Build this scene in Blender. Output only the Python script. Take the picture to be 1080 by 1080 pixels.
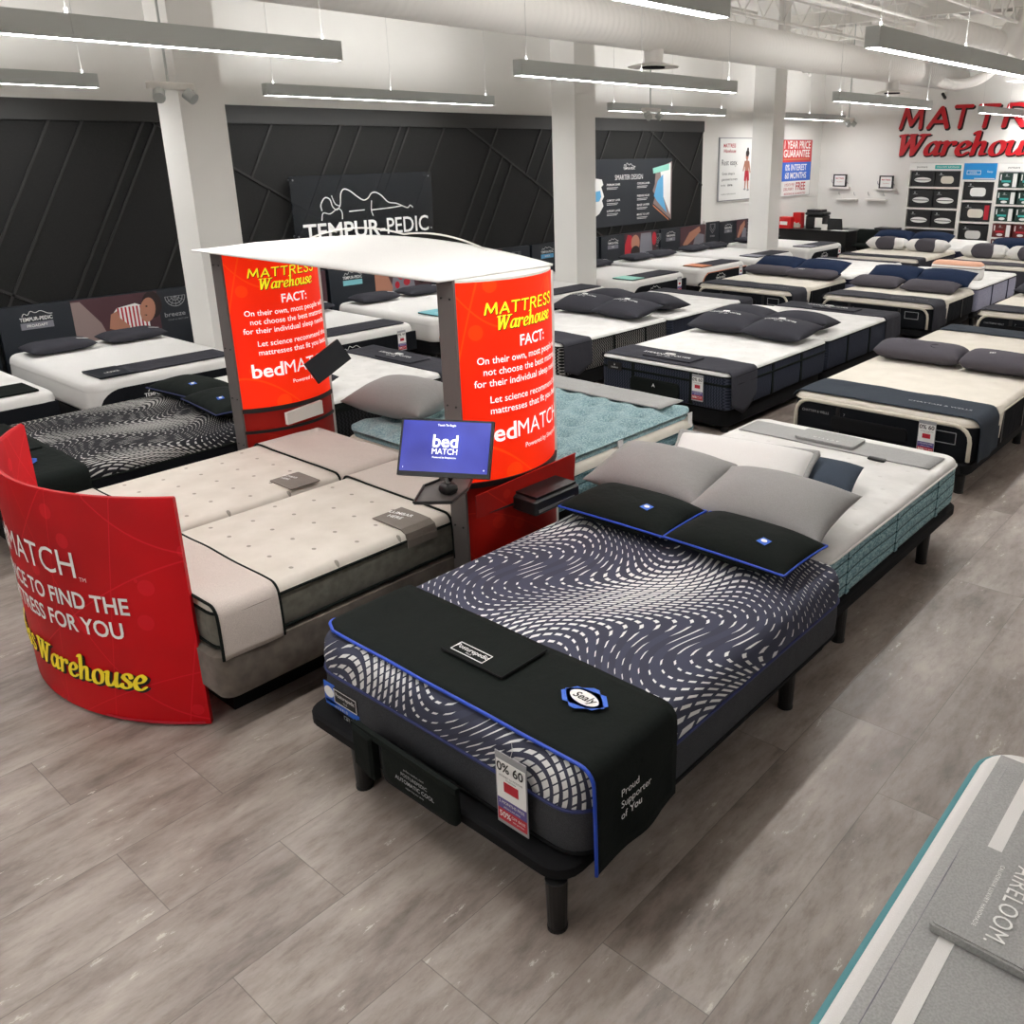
import bpy, math, random
from math import sin, cos, pi, sqrt
from mathutils import Vector, Matrix, noise

for o in list(bpy.data.objects): bpy.data.objects.remove(o, do_unlink=True)
SC = bpy.context.scene
COL = SC.collection
random.seed(4)

# ------------------------------------------------------------------ camera, world, exposure
CAM_H = 2.56
M = [(0.63498219, -0.77249433, -0.00707993), (-0.25068596, -0.19737521, -0.94773392), (0.73072168, 0.60356899, -0.31898323)]
cam_data = bpy.data.cameras.new('camera'); cam = bpy.data.objects.new('camera', cam_data); COL.objects.link(cam)
cx_, cy_, cz_ = Vector(M[0]), -Vector(M[1]), -Vector(M[2])
cam.matrix_world = Matrix(((cx_.x, cy_.x, cz_.x, 0), (cx_.y, cy_.y, cz_.y, 0), (cx_.z, cy_.z, cz_.z, CAM_H), (0, 0, 0, 1)))
cam_data.sensor_width = 36; cam_data.lens = 934.407 / 1080 * 36
cam_data.shift_x = (540 - 630.331) / 1080; cam_data.shift_y = (472.911 - 540) / 1080
cam_data.clip_start = 0.05; cam_data.clip_end = 100
SC.camera = cam
w = bpy.data.worlds.new('world'); SC.world = w; w.use_nodes = True
w.node_tree.nodes['Background'].inputs[0].default_value = (0.9, 0.95, 1, 1)
w.node_tree.nodes['Background'].inputs[1].default_value = 0.15
SC.view_settings.view_transform = 'Standard'; SC.view_settings.look = 'None'
SC.view_settings.gamma = 1; SC.view_settings.use_curve_mapping = False
SC.view_settings.exposure = 1.5
LAMP_DOWN = 21.0
LAMP_UP = 17.0

# ------------------------------------------------------------------ materials
def C(h):
    h = h.lstrip('#'); v = [int(h[i:i + 2], 16) / 255 for i in (0, 2, 4)]
    return tuple((c / 12.92 if c <= .04045 else ((c + .055) / 1.055) ** 2.4) for c in v) + (1,)

class Ex:
    """small expression builder for shader math nodes"""
    nt = None
    def __init__(s, v): s.v = v
    @staticmethod
    def op(o, *a):
        n = Ex.nt.nodes.new('ShaderNodeMath'); n.operation = o
        for i, x in enumerate(a):
            x = x.v if isinstance(x, Ex) else x
            if isinstance(x, (int, float)): n.inputs[i].default_value = x
            else: Ex.nt.links.new(x, n.inputs[i])
        return Ex(n.outputs[0])
    def __add__(s, b): return Ex.op('ADD', s, b)
    __radd__ = __add__
    def __sub__(s, b): return Ex.op('SUBTRACT', s, b)
    def __rsub__(s, b): return Ex.op('SUBTRACT', b, s)
    def __mul__(s, b): return Ex.op('MULTIPLY', s, b)
    __rmul__ = __mul__
    def __truediv__(s, b): return Ex.op('DIVIDE', s, b)
    def sin(s): return Ex.op('SINE', s)
    def frac(s): return Ex.op('FRACT', s)
    def abs(s): return Ex.op('ABSOLUTE', s)
    def lt(s, b): return Ex.op('LESS_THAN', s, b)
    def gt(s, b): return Ex.op('GREATER_THAN', s, b)
    def max(s, b): return Ex.op('MAXIMUM', s, b)
    def min(s, b): return Ex.op('MINIMUM', s, b)

def newmat(name, col=(.8, .8, .8, 1), rough=.6, metal=0, emit=None, estr=0, spec=.5, sheen=0, alpha=1, trans=0):
    m = bpy.data.materials.new(name); m.use_nodes = True
    b = m.node_tree.nodes['Principled BSDF']
    if isinstance(col, str): col = C(col)
    b.inputs['Base Color'].default_value = col; b.inputs['Roughness'].default_value = rough
    b.inputs['Metallic'].default_value = metal; b.inputs['Specular IOR Level'].default_value = spec
    if sheen: b.inputs['Sheen Weight'].default_value = sheen
    if emit is not None:
        b.inputs['Emission Color'].default_value = C(emit) if isinstance(emit, str) else emit
        b.inputs['Emission Strength'].default_value = estr
    if alpha < 1: b.inputs['Alpha'].default_value = alpha
    if trans: b.inputs['Transmission Weight'].default_value = trans
    return m
def nodes(m): return m.node_tree, m.node_tree.nodes['Principled BSDF']
def coords(m):
    nt, b = nodes(m); Ex.nt = nt
    t = nt.nodes.new('ShaderNodeTexCoord'); s = nt.nodes.new('ShaderNodeSeparateXYZ'); nt.links.new(t.outputs['Object'], s.inputs[0])
    return t.outputs['Object'], Ex(s.outputs[0]), Ex(s.outputs[1]), Ex(s.outputs[2])
def noise_tex(m, scale, detail=3, vec=None, sc=(1, 1, 1), rough=.5):
    nt, b = nodes(m)
    if vec is None: vec = nt.nodes.new('ShaderNodeTexCoord').outputs['Object']
    mp = nt.nodes.new('ShaderNodeMapping'); mp.inputs['Scale'].default_value = sc; nt.links.new(vec, mp.inputs[0])
    n = nt.nodes.new('ShaderNodeTexNoise'); n.inputs['Scale'].default_value = scale; n.inputs['Detail'].default_value = detail
    n.inputs['Roughness'].default_value = rough
    nt.links.new(mp.outputs[0], n.inputs['Vector']); return n.outputs['Fac']
def ramp(m, fac, stops):
    nt, b = nodes(m); r = nt.nodes.new('ShaderNodeValToRGB')
    nt.links.new(fac.v if isinstance(fac, Ex) else fac, r.inputs[0])
    el = r.color_ramp.elements
    while len(el) < len(stops): el.new(.5)
    for e, (p, c) in zip(el, stops): e.position = p; e.color = C(c) if isinstance(c, str) else c
    return r.outputs[0]
def mixc(m, fac, a, b_):
    nt, b = nodes(m); n = nt.nodes.new('ShaderNodeMix'); n.data_type = 'RGBA'
    for v, k in ((fac, 0), (a, 6), (b_, 7)):
        if isinstance(v, Ex): v = v.v
        if isinstance(v, str): v = C(v)
        if isinstance(v, (tuple, int, float)): n.inputs[k].default_value = v
        else: nt.links.new(v, n.inputs[k])
    return n.outputs[2]
def setcol(m, out): nt, b = nodes(m); nt.links.new(out, b.inputs['Base Color'])
def bump(m, h, strength=.3, dist=.01):
    nt, b = nodes(m); n = nt.nodes.new('ShaderNodeBump'); n.inputs['Strength'].default_value = strength; n.inputs['Distance'].default_value = dist
    nt.links.new(h.v if isinstance(h, Ex) else h, n.inputs['Height']); nt.links.new(n.outputs[0], b.inputs['Normal'])

def fabric(name, col, rough=.9, weave=350, var=.12, wr=.25):
    dark = isinstance(col, str) and sum(C(col)[:3]) < .3
    m = newmat(name, col, rough, spec=.12 if dark else .2, sheen=0 if dark else .15)
    c = C(col) if isinstance(col, str) else col
    f = noise_tex(m, weave, 2)
    a = tuple(v * (1 - var) for v in c[:3]) + (1,); d = tuple(min(1, v * (1 + var)) for v in c[:3]) + (1,)
    setcol(m, ramp(m, f, [(.35, a), (.65, d)]))
    bump(m, noise_tex(m, 9, 4), wr * (1.8 if dark else 1), .02)
    return m
MAT = {}
MAT['black_fabric'] = fabric('black_fabric', '#171b19', weave=220)
MAT['charcoal'] = fabric('charcoal_fabric', '#3b3b41')
MAT['charcoal_blue'] = fabric('charcoal_blue_fabric', '#373d45')
MAT['side_grey'] = fabric('dark_grey_border_fabric', '#404144', var=.25)
MAT['navy'] = fabric('navy_fabric', '#1d2941')
MAT['grey_fabric'] = fabric('light_grey_fabric', '#8b8a88')
MAT['grey_pillow'] = fabric('grey_pillow_fabric', '#8c8a89')
MAT['grey_cover'] = fabric('mid_grey_cover_fabric', '#9c9c9a', weave=160, var=.1)
MAT['slate'] = fabric('slate_fabric', '#454e5a')
MAT['bolster_grey'] = fabric('bolster_grey_fabric', '#504d53')
MAT['beige'] = fabric('pale_beige_fabric', '#bdb2aa')
MAT['taupe_label'] = fabric('taupe_label_fabric', '#6f675f')
MAT['suede'] = fabric('taupe_suede', '#6b635b', weave=14, var=.2)
MAT['side_taupe'] = fabric('grey_green_border_fabric', '#5f5d54', weave=25, var=.15)
MAT['white_fabric'] = fabric('white_fabric', '#dcdad7', var=.04, wr=.15)
MAT['cream'] = fabric('cream_fabric', '#d6cfc2', var=.05, wr=.15)
MAT['cream_pad'] = fabric('cream_tape', '#cfc8b8', var=.05)
MAT['lavender'] = fabric('lavender_grey_fabric', '#8f90a6', weave=60)
MAT['navy_band'] = fabric('navy_band_fabric', '#2a2c40')
MAT['black_side'] = fabric('black_border_fabric', '#17191d')
MAT['peach'] = fabric('peach_fabric', '#d8a68c')
MAT['blue_piping'] = newmat('blue_piping', '#1b45b4', .5)
MAT['navy_piping'] = newmat('navy_piping', '#1c2558', .6)
MAT['black'] = newmat('black_plastic', '#0c0c0d', .45)
MAT['black_matte'] = newmat('black_matte', '#101012', .85, spec=.2)
MAT['black_metal'] = newmat('black_metal', '#141414', .4, .3)
MAT['white'] = newmat('white_paint', '#dfdcd6', .6)
MAT['white_print'] = newmat('white_print', '#e9e9e6', .6)
MAT['soft_print'] = newmat('grey_print', '#9b9c9e', .6)
MAT['yellow_print'] = newmat('yellow_print', '#ffe42b', .5)
MAT['black_print'] = newmat('black_print', '#0d0d0d', .6)
MAT['red_print'] = newmat('red_print', '#b3152a', .5)
MAT['blue_print'] = newmat('blue_print', '#2560c8', .5)
MAT['purple_print'] = newmat('purple_print', '#54498a', .5)
MAT['mint'] = newmat('mint_print', '#8fd0c0', .5)
MAT['aqua'] = newmat('aqua_print', '#7fc3cc', .5)
MAT['sky_print'] = newmat('sky_blue_print', '#5fa9d6', .5)
MAT['orange_tape'] = newmat('orange_tape', '#c97c55', .6)
MAT['skin_print'] = newmat('skin_tone_print', '#b07a63', .6)
MAT['hair_print'] = newmat('dark_hair_print', '#2a1c1a', .7)
MAT['plum_print'] = newmat('plum_print', '#4a2c33', .6)
MAT['mauve_print'] = newmat('mauve_print', '#8d7a77', .6)
MAT['slate_print'] = newmat('slate_print', '#7b7b84', .6)
MAT['navy_board'] = newmat('navy_board', '#1b2129', .45)
MAT['grey_metal'] = newmat('grey_painted_metal', '#66615f', .45, .2)
MAT['fixture'] = newmat('grey_anodised_housing', '#b4b8b5', .4, .3)
MAT['lens'] = newmat('lamp_lens', '#ffffff', .5, emit=(1, .99, .98, 1), estr=LAMP_DOWN)
MAT['uplens'] = newmat('lamp_upper_lens', '#ffffff', .5, emit=(1, .99, .98, 1), estr=LAMP_UP)
MAT['wire'] = newmat('steel_cable', '#c9c9c6', .4, .5)
MAT['signred'] = newmat('wall_letter_red', '#c00d1c', .4)
MAT['red'] = newmat('red_plastic', '#c41518', .4)
MAT['blackbox'] = newmat('black_carton', '#17181a', .5)
MAT['greenbox'] = newmat('green_black_carton', '#14322c', .5)
MAT['redbox'] = newmat('red_black_carton', '#5c1512', .5)
MAT['boxblue'] = newmat('blue_header_print', '#1d86c9', .4)
MAT['teal_print'] = newmat('teal_header_print', '#35a9a4', .4)
MAT['teal_edge'] = newmat('muted_teal_tape', '#4f8a90', .7)
MAT['glass_dark'] = newmat('tinted_acrylic', '#20252b', .08, spec=.8, alpha=.55)
MAT['rubber'] = newmat('black_rubber', '#0e0e0e', .7)
MAT['steel'] = newmat('steel', '#8f8f8f', .35, .8)

# white plaster
m = MAT['wall'] = newmat('white_wall_paint', '#d8d4cd', .75)
setcol(m, ramp(m, noise_tex(m, .8, 3), [(.3, '#dedcd7'), (.7, '#e4e2de')]))
m = MAT['ceiling'] = newmat('ceiling_paint', '#dddad5', .8)
m = MAT['duct'] = newmat('duct_fabric_white', '#e6e3de', .7)
_, X, Y, Z = coords(m); bump(m, (X * 60).sin(), .25, .01)
# black wall cladding
m = MAT['black_wall'] = newmat('black_wall_cladding', '#1b1b1b', .7, spec=.3)
setcol(m, ramp(m, noise_tex(m, 60, 4), [(.3, '#0f0f0f'), (.7, '#171716')]))
MAT['batten'] = newmat('black_batten', '#1b1b1a', .5)
# floor
m = MAT['floor'] = newmat('stone_look_vinyl_tile', '#8d857c', .42, spec=.45)
nt, b = nodes(m); vec, X, Y, Z = coords(m)
TW, TH = 1.736, .4275
rowv = (Y - 1.05 + TH * 20) / TH; ri = Ex.op('FLOOR', rowv) - 20
odd = Ex.op('FLOOR', ((ri + 40) / 2).frac() * 2 + .01)
isz = ri.abs().lt(.5); neg = ri.lt(-2.5)
offx = odd * .434 + isz * .868 + neg * .6 + .927
colv = (X - offx + TW * 10) / TW; ci = Ex.op('FLOOR', colv)
du = Ex.op('MINIMUM', colv.frac(), 1 - colv.frac()) * TW; dv = Ex.op('MINIMUM', rowv.frac(), 1 - rowv.frac()) * TH
seam = du.min(dv).lt(.0016)
cmb = nt.nodes.new('ShaderNodeCombineXYZ'); nt.links.new((ci * .37 + ri * .11).frac().v, cmb.inputs[0]); nt.links.new((ri * .73 + ci * .19 + 9).frac().v, cmb.inputs[1])
# per-tile offset makes the stone grain break at the joints
vm = nt.nodes.new('ShaderNodeVectorMath'); vm.operation = 'MULTIPLY_ADD'; vm.inputs[1].default_value = (9, 5, 3)
nt.links.new(cmb.outputs[0], vm.inputs[0]); nt.links.new(vec, vm.inputs[2])
n1 = noise_tex(m, 1.5, 8, vm.outputs[0], (1, 2.6, 1), .65)
n2 = noise_tex(m, 7, 10, vm.outputs[0], (1, 3.2, 1), .75)
n3 = noise_tex(m, 3.2, 5, vm.outputs[0], (1, 1.6, 1), .6)
base = ramp(m, n1, [(.3, '#645951'), (.44, '#887c74'), (.56, '#9a8f87'), (.72, '#ada39b')])
e2 = ramp(m, n2, [(.36, (.55, .52, .5, 1)), (.5, (1, 1, 1, 1)), (.63, (1.12, 1.12, 1.12, 1))])
mx = nt.nodes.new('ShaderNodeMix'); mx.data_type = 'RGBA'; mx.blend_type = 'MULTIPLY'; mx.inputs[0].default_value = .5
nt.links.new(base, mx.inputs[6]); nt.links.new(e2, mx.inputs[7])
fleck = (Ex(n2).gt(.6)) * (Ex(n3).gt(.56))
c3 = mixc(m, fleck * .6, mx.outputs[2], '#cfc8bf')
c4 = mixc(m, seam * .6, c3, '#4a443f')
setcol(m, c4)
rr_ = Ex(n1) * .25 + .3
nt.links.new(rr_.v, b.inputs['Roughness'])
bump(m, Ex(n2) * .4 - seam, .25, .003)

def wave_mat(name, dark, dark2, light, ztop, k=1.0, flip=1):
    """knit cover: rows of pale blocks that swell and sway in waves"""
    m = newmat(name, dark, .85, spec=.2)
    vec, X, Y, Z = coords(m)
    x = (X * flip + (Z - ztop) * flip) * k; y = (Y + (Z - ztop) * .7) * k
    ph = x + (y * (2 * pi / .80) + (x * (2 * pi / 1.15)).sin() * 1.3 + .6).sin() * .21 + (x * 5.1 + y * 3).sin() * .03
    row = (ph / .046)
    cell = (y + (x * 7).sin() * .05) / .034 + 40
    mm = ((y * (2 * pi / .80) + x * 3.1 + 2.2).sin() * .5 + .5) * .75 + ((x * 6.2 - y * 2.4).sin() * .5 + .5) * .25
    a = ((row + 100).frac() - .5).abs().lt(.07 + mm * mm * .25)
    c = (cell.frac() - .5).abs().lt(.18 + mm * .24)
    fac = a * c
    bandf = (((row * .5 + 100).frac() - .5).abs()).lt(.25)
    base = mixc(m, bandf, dark, dark2)
    setcol(m, mixc(m, fac, base, light))
    bump(m, fac, .25, .004)
    return m
MAT['wave_navy'] = wave_mat('navy_wave_knit', '#404252', '#3b3d4b', '#dadad8', .36, .8)
MAT['wave_black'] = wave_mat('black_wave_knit', '#202024', '#18181c', '#aaa8a4', .36, 1.0)
def lattice_mat(name, dark, light, s=.035, wd=.16):
    m = newmat(name, dark, .85, spec=.2); vec, X, Y, Z = coords(m)
    u = (X + Y) / s; v = Z / s
    a = ((u + v + 100).frac() - .5).abs().lt(wd); b2 = ((u - v + 100).frac() - .5).abs().lt(wd)
    tri = ((v * 1).frac()).gt(.5)
    fac = (a * tri).max(b2 * (1 - tri))
    setcol(m, mixc(m, fac, dark, light)); bump(m, fac, .3, .004); return m
MAT['lattice'] = lattice_mat('black_white_lattice_border', '#0f0f11', '#8f8d8a')
MAT['lattice_dark'] = lattice_mat('black_lattice_border', '#0c0c0e', '#2d2e31')
MAT['stearns_side'] = lattice_mat('navy_diamond_border', '#20242f', '#3a3f4d', .03, .2)
def teal_mat(name, a, b_, rows=.075):
    m = newmat(name, a, .85, spec=.2, sheen=.1); vec, X, Y, Z = coords(m)
    wv = (Z + ((X + Y) * 9).sin() * .004) / rows
    h = ((wv + 10).frac() - .5).abs()
    n = noise_tex(m, 45, 3, sc=(1, 1, 2.5))
    c = ramp(m, n, [(.38, a), (.62, b_)])
    setcol(m, mixc(m, h.gt(.43), c, '#2c4a50')); bump(m, h * -2 + Ex(n) * .5, .5, .012); return m
MAT['teal_side'] = teal_mat('teal_quilted_border', '#557b85', '#93b2b6')
m = MAT['teal_top'] = newmat('teal_tufted_knit', '#6f979c', .85, spec=.2, sheen=.1)
vec, X, Y, Z = coords(m)
setcol(m, ramp(m, noise_tex(m, 70, 3, sc=(1, 2, 1)), [(.36, '#67888f'), (.64, '#a2babc')]))
def quilt_mat(name, a, b_, sx=.17, tick='#8c877e', amt=.5):
    """white knit with scattered small embroidered tufts"""
    m = newmat(name, a, .85, spec=.2, sheen=.1); nt, b = nodes(m); vec, X, Y, Z = coords(m)
    i = ((X / sx).frac() - .5); off = Ex.op('FLOOR', X / sx) * .5
    j = ((Y / sx + off + 20).frac() - .5)
    d = Ex.op('SQRT', i * i + j * j * .6)
    dot = d.lt(.055)
    n = noise_tex(m, 5, 4); f = noise_tex(m, 90, 2)
    c = ramp(m, n, [(.3, a), (.7, b_)])
    setcol(m, mixc(m, dot * amt, c, tick)); bump(m, d.min(.35) * 2 + Ex(n) * .6 + Ex(f) * .1, .35, .012); return m
MAT['quilt_white'] = quilt_mat('white_quilted_knit', '#d2d0cc', '#e2e0dd', .2, '#a9a49b', .25)
MAT['quilt_match'] = quilt_mat('ivory_tufted_knit', '#c0b8ad', '#cdc6bc', .19, '#6d655c', .7)
MAT['cream_top'] = quilt_mat('cream_knit', '#cfc8bb', '#dad3c7', .25, '#b8b0a0', .15)

def red_mat(name, hot, deep, line, emis=0, estr=0, s=1.0):
    m = newmat(name, hot, .5, spec=.25); nt, b = nodes(m); vec, X, Y, Z = coords(m)
    n = noise_tex(m, 1.6 * s, 2); c = ramp(m, n, [(.35, deep), (.65, hot)])
    v = nt.nodes.new('ShaderNodeTexVoronoi'); v.inputs['Scale'].default_value = 5 * s; nt.links.new(vec, v.inputs['Vector'])
    dots = Ex(v.outputs['Distance']).lt(.2)
    l1 = (((X * .8 + Y * 1.1 + Z * 1.0) * 1.6 * s + (Z * 2.1).sin() * .25 + 10).frac() - .5).abs().lt(.006)
    l2 = (((Y * 1.3 - Z * .9 + X * .4) * 1.3 * s + (Y * 3).sin() * .3 + 10).frac() - .5).abs().lt(.005)
    l3 = (((Y * 1.0 + Z * .15) * 3.1 * s + 10).frac() - .5).abs().lt(.006)
    f = (l1.max(l2)).max(l3) * .5 + dots * .35
    out = mixc(m, f, c, line); setcol(m, out)
    if estr: nt.links.new(out, b.inputs['Emission Color']); b.inputs['Emission Strength'].default_value = estr
    return m
MAT['banner_red'] = red_mat('red_banner_print', '#c0000e', '#a4000c', '#e02030')
MAT['backlit_red'] = red_mat('backlit_red_graphic', '#f02a04', '#e02004', '#f8500a', estr=.22, s=.7)
MAT['panel_red'] = red_mat('dark_red_panel_print', '#a81408', '#8a0f06', '#c42a10')
MAT['white_glow'] = newmat('backlit_white_print', '#ffffff', .5, emit='#ffffff', estr=.16)
MAT['yellow_glow'] = newmat('backlit_yellow_print', '#fff028', .5, emit='#ffee20', estr=.16)
m = MAT['screen'] = newmat('monitor_screen', '#05060c', .25, emit='#3540c8', estr=.36)
nt, b = nodes(m); vec, X, Y, Z = coords(m)
nt.links.new(ramp(m, noise_tex(m, 3.5, 2), [(.3, '#2b2f9c'), (.7, '#5560dd')]), b.inputs['Emission Color'])
MAT['screen_white'] = newmat('screen_white', '#ffffff', .5, emit='#ffffff', estr=.4)

# ------------------------------------------------------------------ mesh helpers
CACHE = {}
def link(name, me, parent=None, loc=(0, 0, 0), rot=(0, 0, 0), mat=None, smooth=False):
    o = bpy.data.objects.new(name, me); COL.objects.link(o)
    if parent is not None: o.parent = parent
    o.location = loc; o.rotation_euler = rot
    if mat is not None and not me.materials:
        me.materials.append(MAT[mat] if isinstance(mat, str) else mat)
    return o
def mesh(name, verts, faces, mat, smooth=False, auto=None):
    me = bpy.data.meshes.new(name); me.from_pydata([tuple(v) for v in verts], [], faces); me.update()
    me.materials.append(MAT[mat] if isinstance(mat, str) else mat)
    if smooth:
        for p in me.polygons: p.use_smooth = True
        if auto is not None:
            try: me.set_sharp_from_angle(angle=auto)
            except Exception: pass
    return me
def mk(name, verts, faces, mat, parent=None, smooth=False, auto=None, loc=(0, 0, 0), rot=(0, 0, 0)):
    return link(name, mesh(name, verts, faces, mat, smooth, auto), parent, loc, rot)
def boxgeo(x0, x1, y0, y1, z0, z1):
    v = [(x, y, z) for z in (z0, z1) for y in (y0, y1) for x in (x0, x1)]
    f = [(0, 2, 3, 1), (4, 5, 7, 6), (0, 1, 5, 4), (2, 6, 7, 3), (0, 4, 6, 2), (1, 3, 7, 5)]
    return v, f
class Geo:
    def __init__(s): s.v = []; s.f = []
    def add(s, v, f):
        n = len(s.v); s.v += [tuple(p) for p in v]; s.f += [tuple(i + n for i in q) for q in f]; return s
    def box(s, *a): return s.add(*boxgeo(*a))
    def tube(s, pts, r, n=8, cap=True):
        pts = [Vector(p) for p in pts]; rings = []
        up = Vector((0, 0, 1)); d0 = (pts[1] - pts[0]).normalized()
        if abs(d0.z) > .9: up = Vector((1, 0, 0))
        for i, p in enumerate(pts):
            d = (pts[min(i + 1, len(pts) - 1)] - pts[max(i - 1, 0)]).normalized()
            a = d.cross(up).normalized() if d.cross(up).length > 1e-4 else Vector((1, 0, 0)); bb = a.cross(d).normalized()
            rings.append([p + (a * cos(2 * pi * k / n) + bb * sin(2 * pi * k / n)) * r for k in range(n)])
        b0 = len(s.v)
        for q in rings: s.v += [tuple(x) for x in q]
        for i in range(len(rings) - 1):
            for k in range(n):
                k2 = (k + 1) % n; s.f.append((b0 + i * n + k, b0 + i * n + k2, b0 + (i + 1) * n + k2, b0 + (i + 1) * n + k))
        if cap: s.f.append(tuple(b0 + k for k in range(n))[::-1]); s.f.append(tuple(b0 + (len(rings) - 1) * n + k for k in range(n)))
        return s
    def cyl(s, x, y, z0, z1, r0, r1=None, n=20):
        r1 = r0 if r1 is None else r1; b0 = len(s.v)
        for z, r in ((z0, r0), (z1, r1)): s.v += [(x + r * cos(2 * pi * k / n), y + r * sin(2 * pi * k / n), z) for k in range(n)]
        for k in range(n): k2 = (k + 1) % n; s.f.append((b0 + k, b0 + k2, b0 + n + k2, b0 + n + k))
        s.f.append(tuple(b0 + k for k in range(n))[::-1]); s.f.append(tuple(b0 + n + k for k in range(n))); return s
    def loft(s, loops, cap0=True, cap1=True):
        n = len(loops[0]); b0 = len(s.v)
        for l in loops: s.v += [tuple(p) for p in l]
        for i in range(len(loops) - 1):
            for k in range(n):
                k2 = (k + 1) % n; s.f.append((b0 + i * n + k, b0 + i * n + k2, b0 + (i + 1) * n + k2, b0 + (i + 1) * n + k))
        if cap0: s.f.append(tuple(b0 + k for k in range(n))[::-1])
        if cap1: s.f.append(tuple(b0 + (len(loops) - 1) * n + k for k in range(n)))
        return s
    def prism(s, poly, fn, t):
        """extrude a 2-D polygon; fn(u, v, w) places it"""
        n = len(poly); b0 = len(s.v)
        for wv in (0, t): s.v += [tuple(fn(u, v, wv)) for u, v in poly]
        s.f.append(tuple(b0 + k for k in range(n))[::-1]); s.f.append(tuple(b0 + n + k for k in range(n)))
        for k in range(n): k2 = (k + 1) % n; s.f.append((b0 + k, b0 + k2, b0 + n + k2, b0 + n + k))
        return s
    def mk(s, name, mat, parent=None, smooth=False, auto=None, **k): return mk(name, s.v, s.f, mat, parent, smooth, auto, **k)
def rrect(x0, x1, y0, y1, r, z, n=5):
    r = max(.002, min(r, (x1 - x0) / 2 - .001, (y1 - y0) / 2 - .001)); out = []
    for cx, cy, a0 in ((x1 - r, y1 - r, 0), (x0 + r, y1 - r, 90), (x0 + r, y0 + r, 180), (x1 - r, y0 + r, 270)):
        for i in range(n + 1):
            a = math.radians(a0 + 90 * i / n); out.append((cx + r * cos(a), cy + r * sin(a), z))
    return out
def empty(name, loc, label, cat, group=None, rz=0):
    o = bpy.data.objects.new(name, None); COL.objects.link(o); o.location = loc; o.rotation_euler = (0, 0, rz); o.empty_display_size = .1
    tag(o, label, cat, group); return o
def tag(o, label, cat, group=None):
    o['label'] = label; o['category'] = cat
    if group: o['group'] = group
    return o
def structure(o): o['kind'] = 'structure'; return o
def copy_tree(o, parent=None):
    c = o.copy(); COL.objects.link(c); c.parent = parent
    for ch in [x for x in bpy.data.objects if x.parent == o]: copy_tree(ch, c)
    return c
def box_obj(name, x0, x1, y0, y1, z0, z1, mat, parent=None, bev=0):
    if bev:
        g = Geo(); g.loft([rrect(x0 + bev, x1 - bev, y0 + bev, y1 - bev, bev, z0, 3), rrect(x0, x1, y0, y1, bev, z0 + bev, 3), rrect(x0, x1, y0, y1, bev, z1 - bev, 3), rrect(x0 + bev, x1 - bev, y0 + bev, y1 - bev, bev, z1, 3)])
        return g.mk(name, mat, parent, True, .7)
    return mk(name, *boxgeo(x0, x1, y0, y1, z0, z1), mat, parent)

def plane_fn(o, ux, uy):
    o, ux, uy = Vector(o), Vector(ux).normalized(), Vector(uy).normalized(); n = ux.cross(uy)
    return lambda u, v, w_=0: o + ux * u + uy * v + n * w_
_txt = {}
def text_geo(s, size, bold=0, shear=0, align='CENTER', fit=None, space=1.0):
    key = (s, bold, shear, align, space)
    if key not in _txt:
        cu = bpy.data.curves.new('t', 'FONT'); cu.body = s; cu.size = 1; cu.offset = min(bold, .018); cu.shear = shear; cu.align_x = align; cu.align_y = 'CENTER'; cu.space_character = space
        cu.resolution_u = 3; cu.fill_mode = 'FRONT'
        ob = bpy.data.objects.new('t', cu); COL.objects.link(ob); me = bpy.data.meshes.new_from_object(ob)
        _txt[key] = ([tuple(v.co) for v in me.vertices], [tuple(p.vertices) for p in me.polygons])
        bpy.data.objects.remove(ob); bpy.data.curves.remove(cu); bpy.data.meshes.remove(me)
    v, f = _txt[key]; sx = size
    if fit and v:
        wd = max(p[0] for p in v) - min(p[0] for p in v); sx = fit / wd
    return [(p[0] * sx, p[1] * size) for p in v], f
def text(name, s, size, fn, mat, parent, bold=0, shear=0, at=(0, 0), align='CENTER', fit=None, lift=.002, space=1.0, depth=0):
    v, f = text_geo(s, size, bold, shear, align, fit, space)
    verts = [fn(p[0] + at[0], p[1] + at[1], lift) for p in v]
    return mk(name, verts, f, mat, parent)
def multi_text(name, items, fn, mat, parent, lift=.002):
    g = Geo()
    for it in items:
        s, size, at = it[:3]; kw = it[3] if len(it) > 3 else {}
        v, f = text_geo(s, size, **kw); g.add([fn(p[0] + at[0], p[1] + at[1], lift) for p in v], f)
    return g.mk(name, mat, parent)
def poly_obj(name, polys, fn, mat, parent, t=.002, lift=0):
    g = Geo()
    for p in polys: g.prism(p, lambda u, v, w_: fn(u, v, w_ + lift), t)
    return g.mk(name, mat, parent)
def rect(u0, u1, v0, v1): return [(u0, v0), (u1, v0), (u1, v1), (u0, v1)]
def ell(cu, cv, a, b, rot=0, n=20): 
    return [(cu + a * cos(2 * pi * k / n) * cos(rot) - b * sin(2 * pi * k / n) * sin(rot), cv + a * cos(2 * pi * k / n) * sin(rot) + b * sin(2 * pi * k / n) * cos(rot)) for k in range(n)]
def ribbon(pts, w_):
    """list of quads following a 2-D polyline"""
    out = []
    for i in range(len(pts) - 1):
        (a, b), (c, d) = pts[i], pts[i + 1]; L = math.hypot(c - a, d - b) or 1; nx, ny = -(d - b) / L * w_ / 2, (c - a) / L * w_ / 2
        ex, ey = (c - a) / L * w_ * .2, (d - b) / L * w_ * .2
        out.append([(a + nx - ex, b + ny - ey), (a - nx - ex, b - ny - ey), (c - nx + ex, d - ny + ey), (c + nx + ex, d + ny + ey)][::1])
    return out
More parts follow.
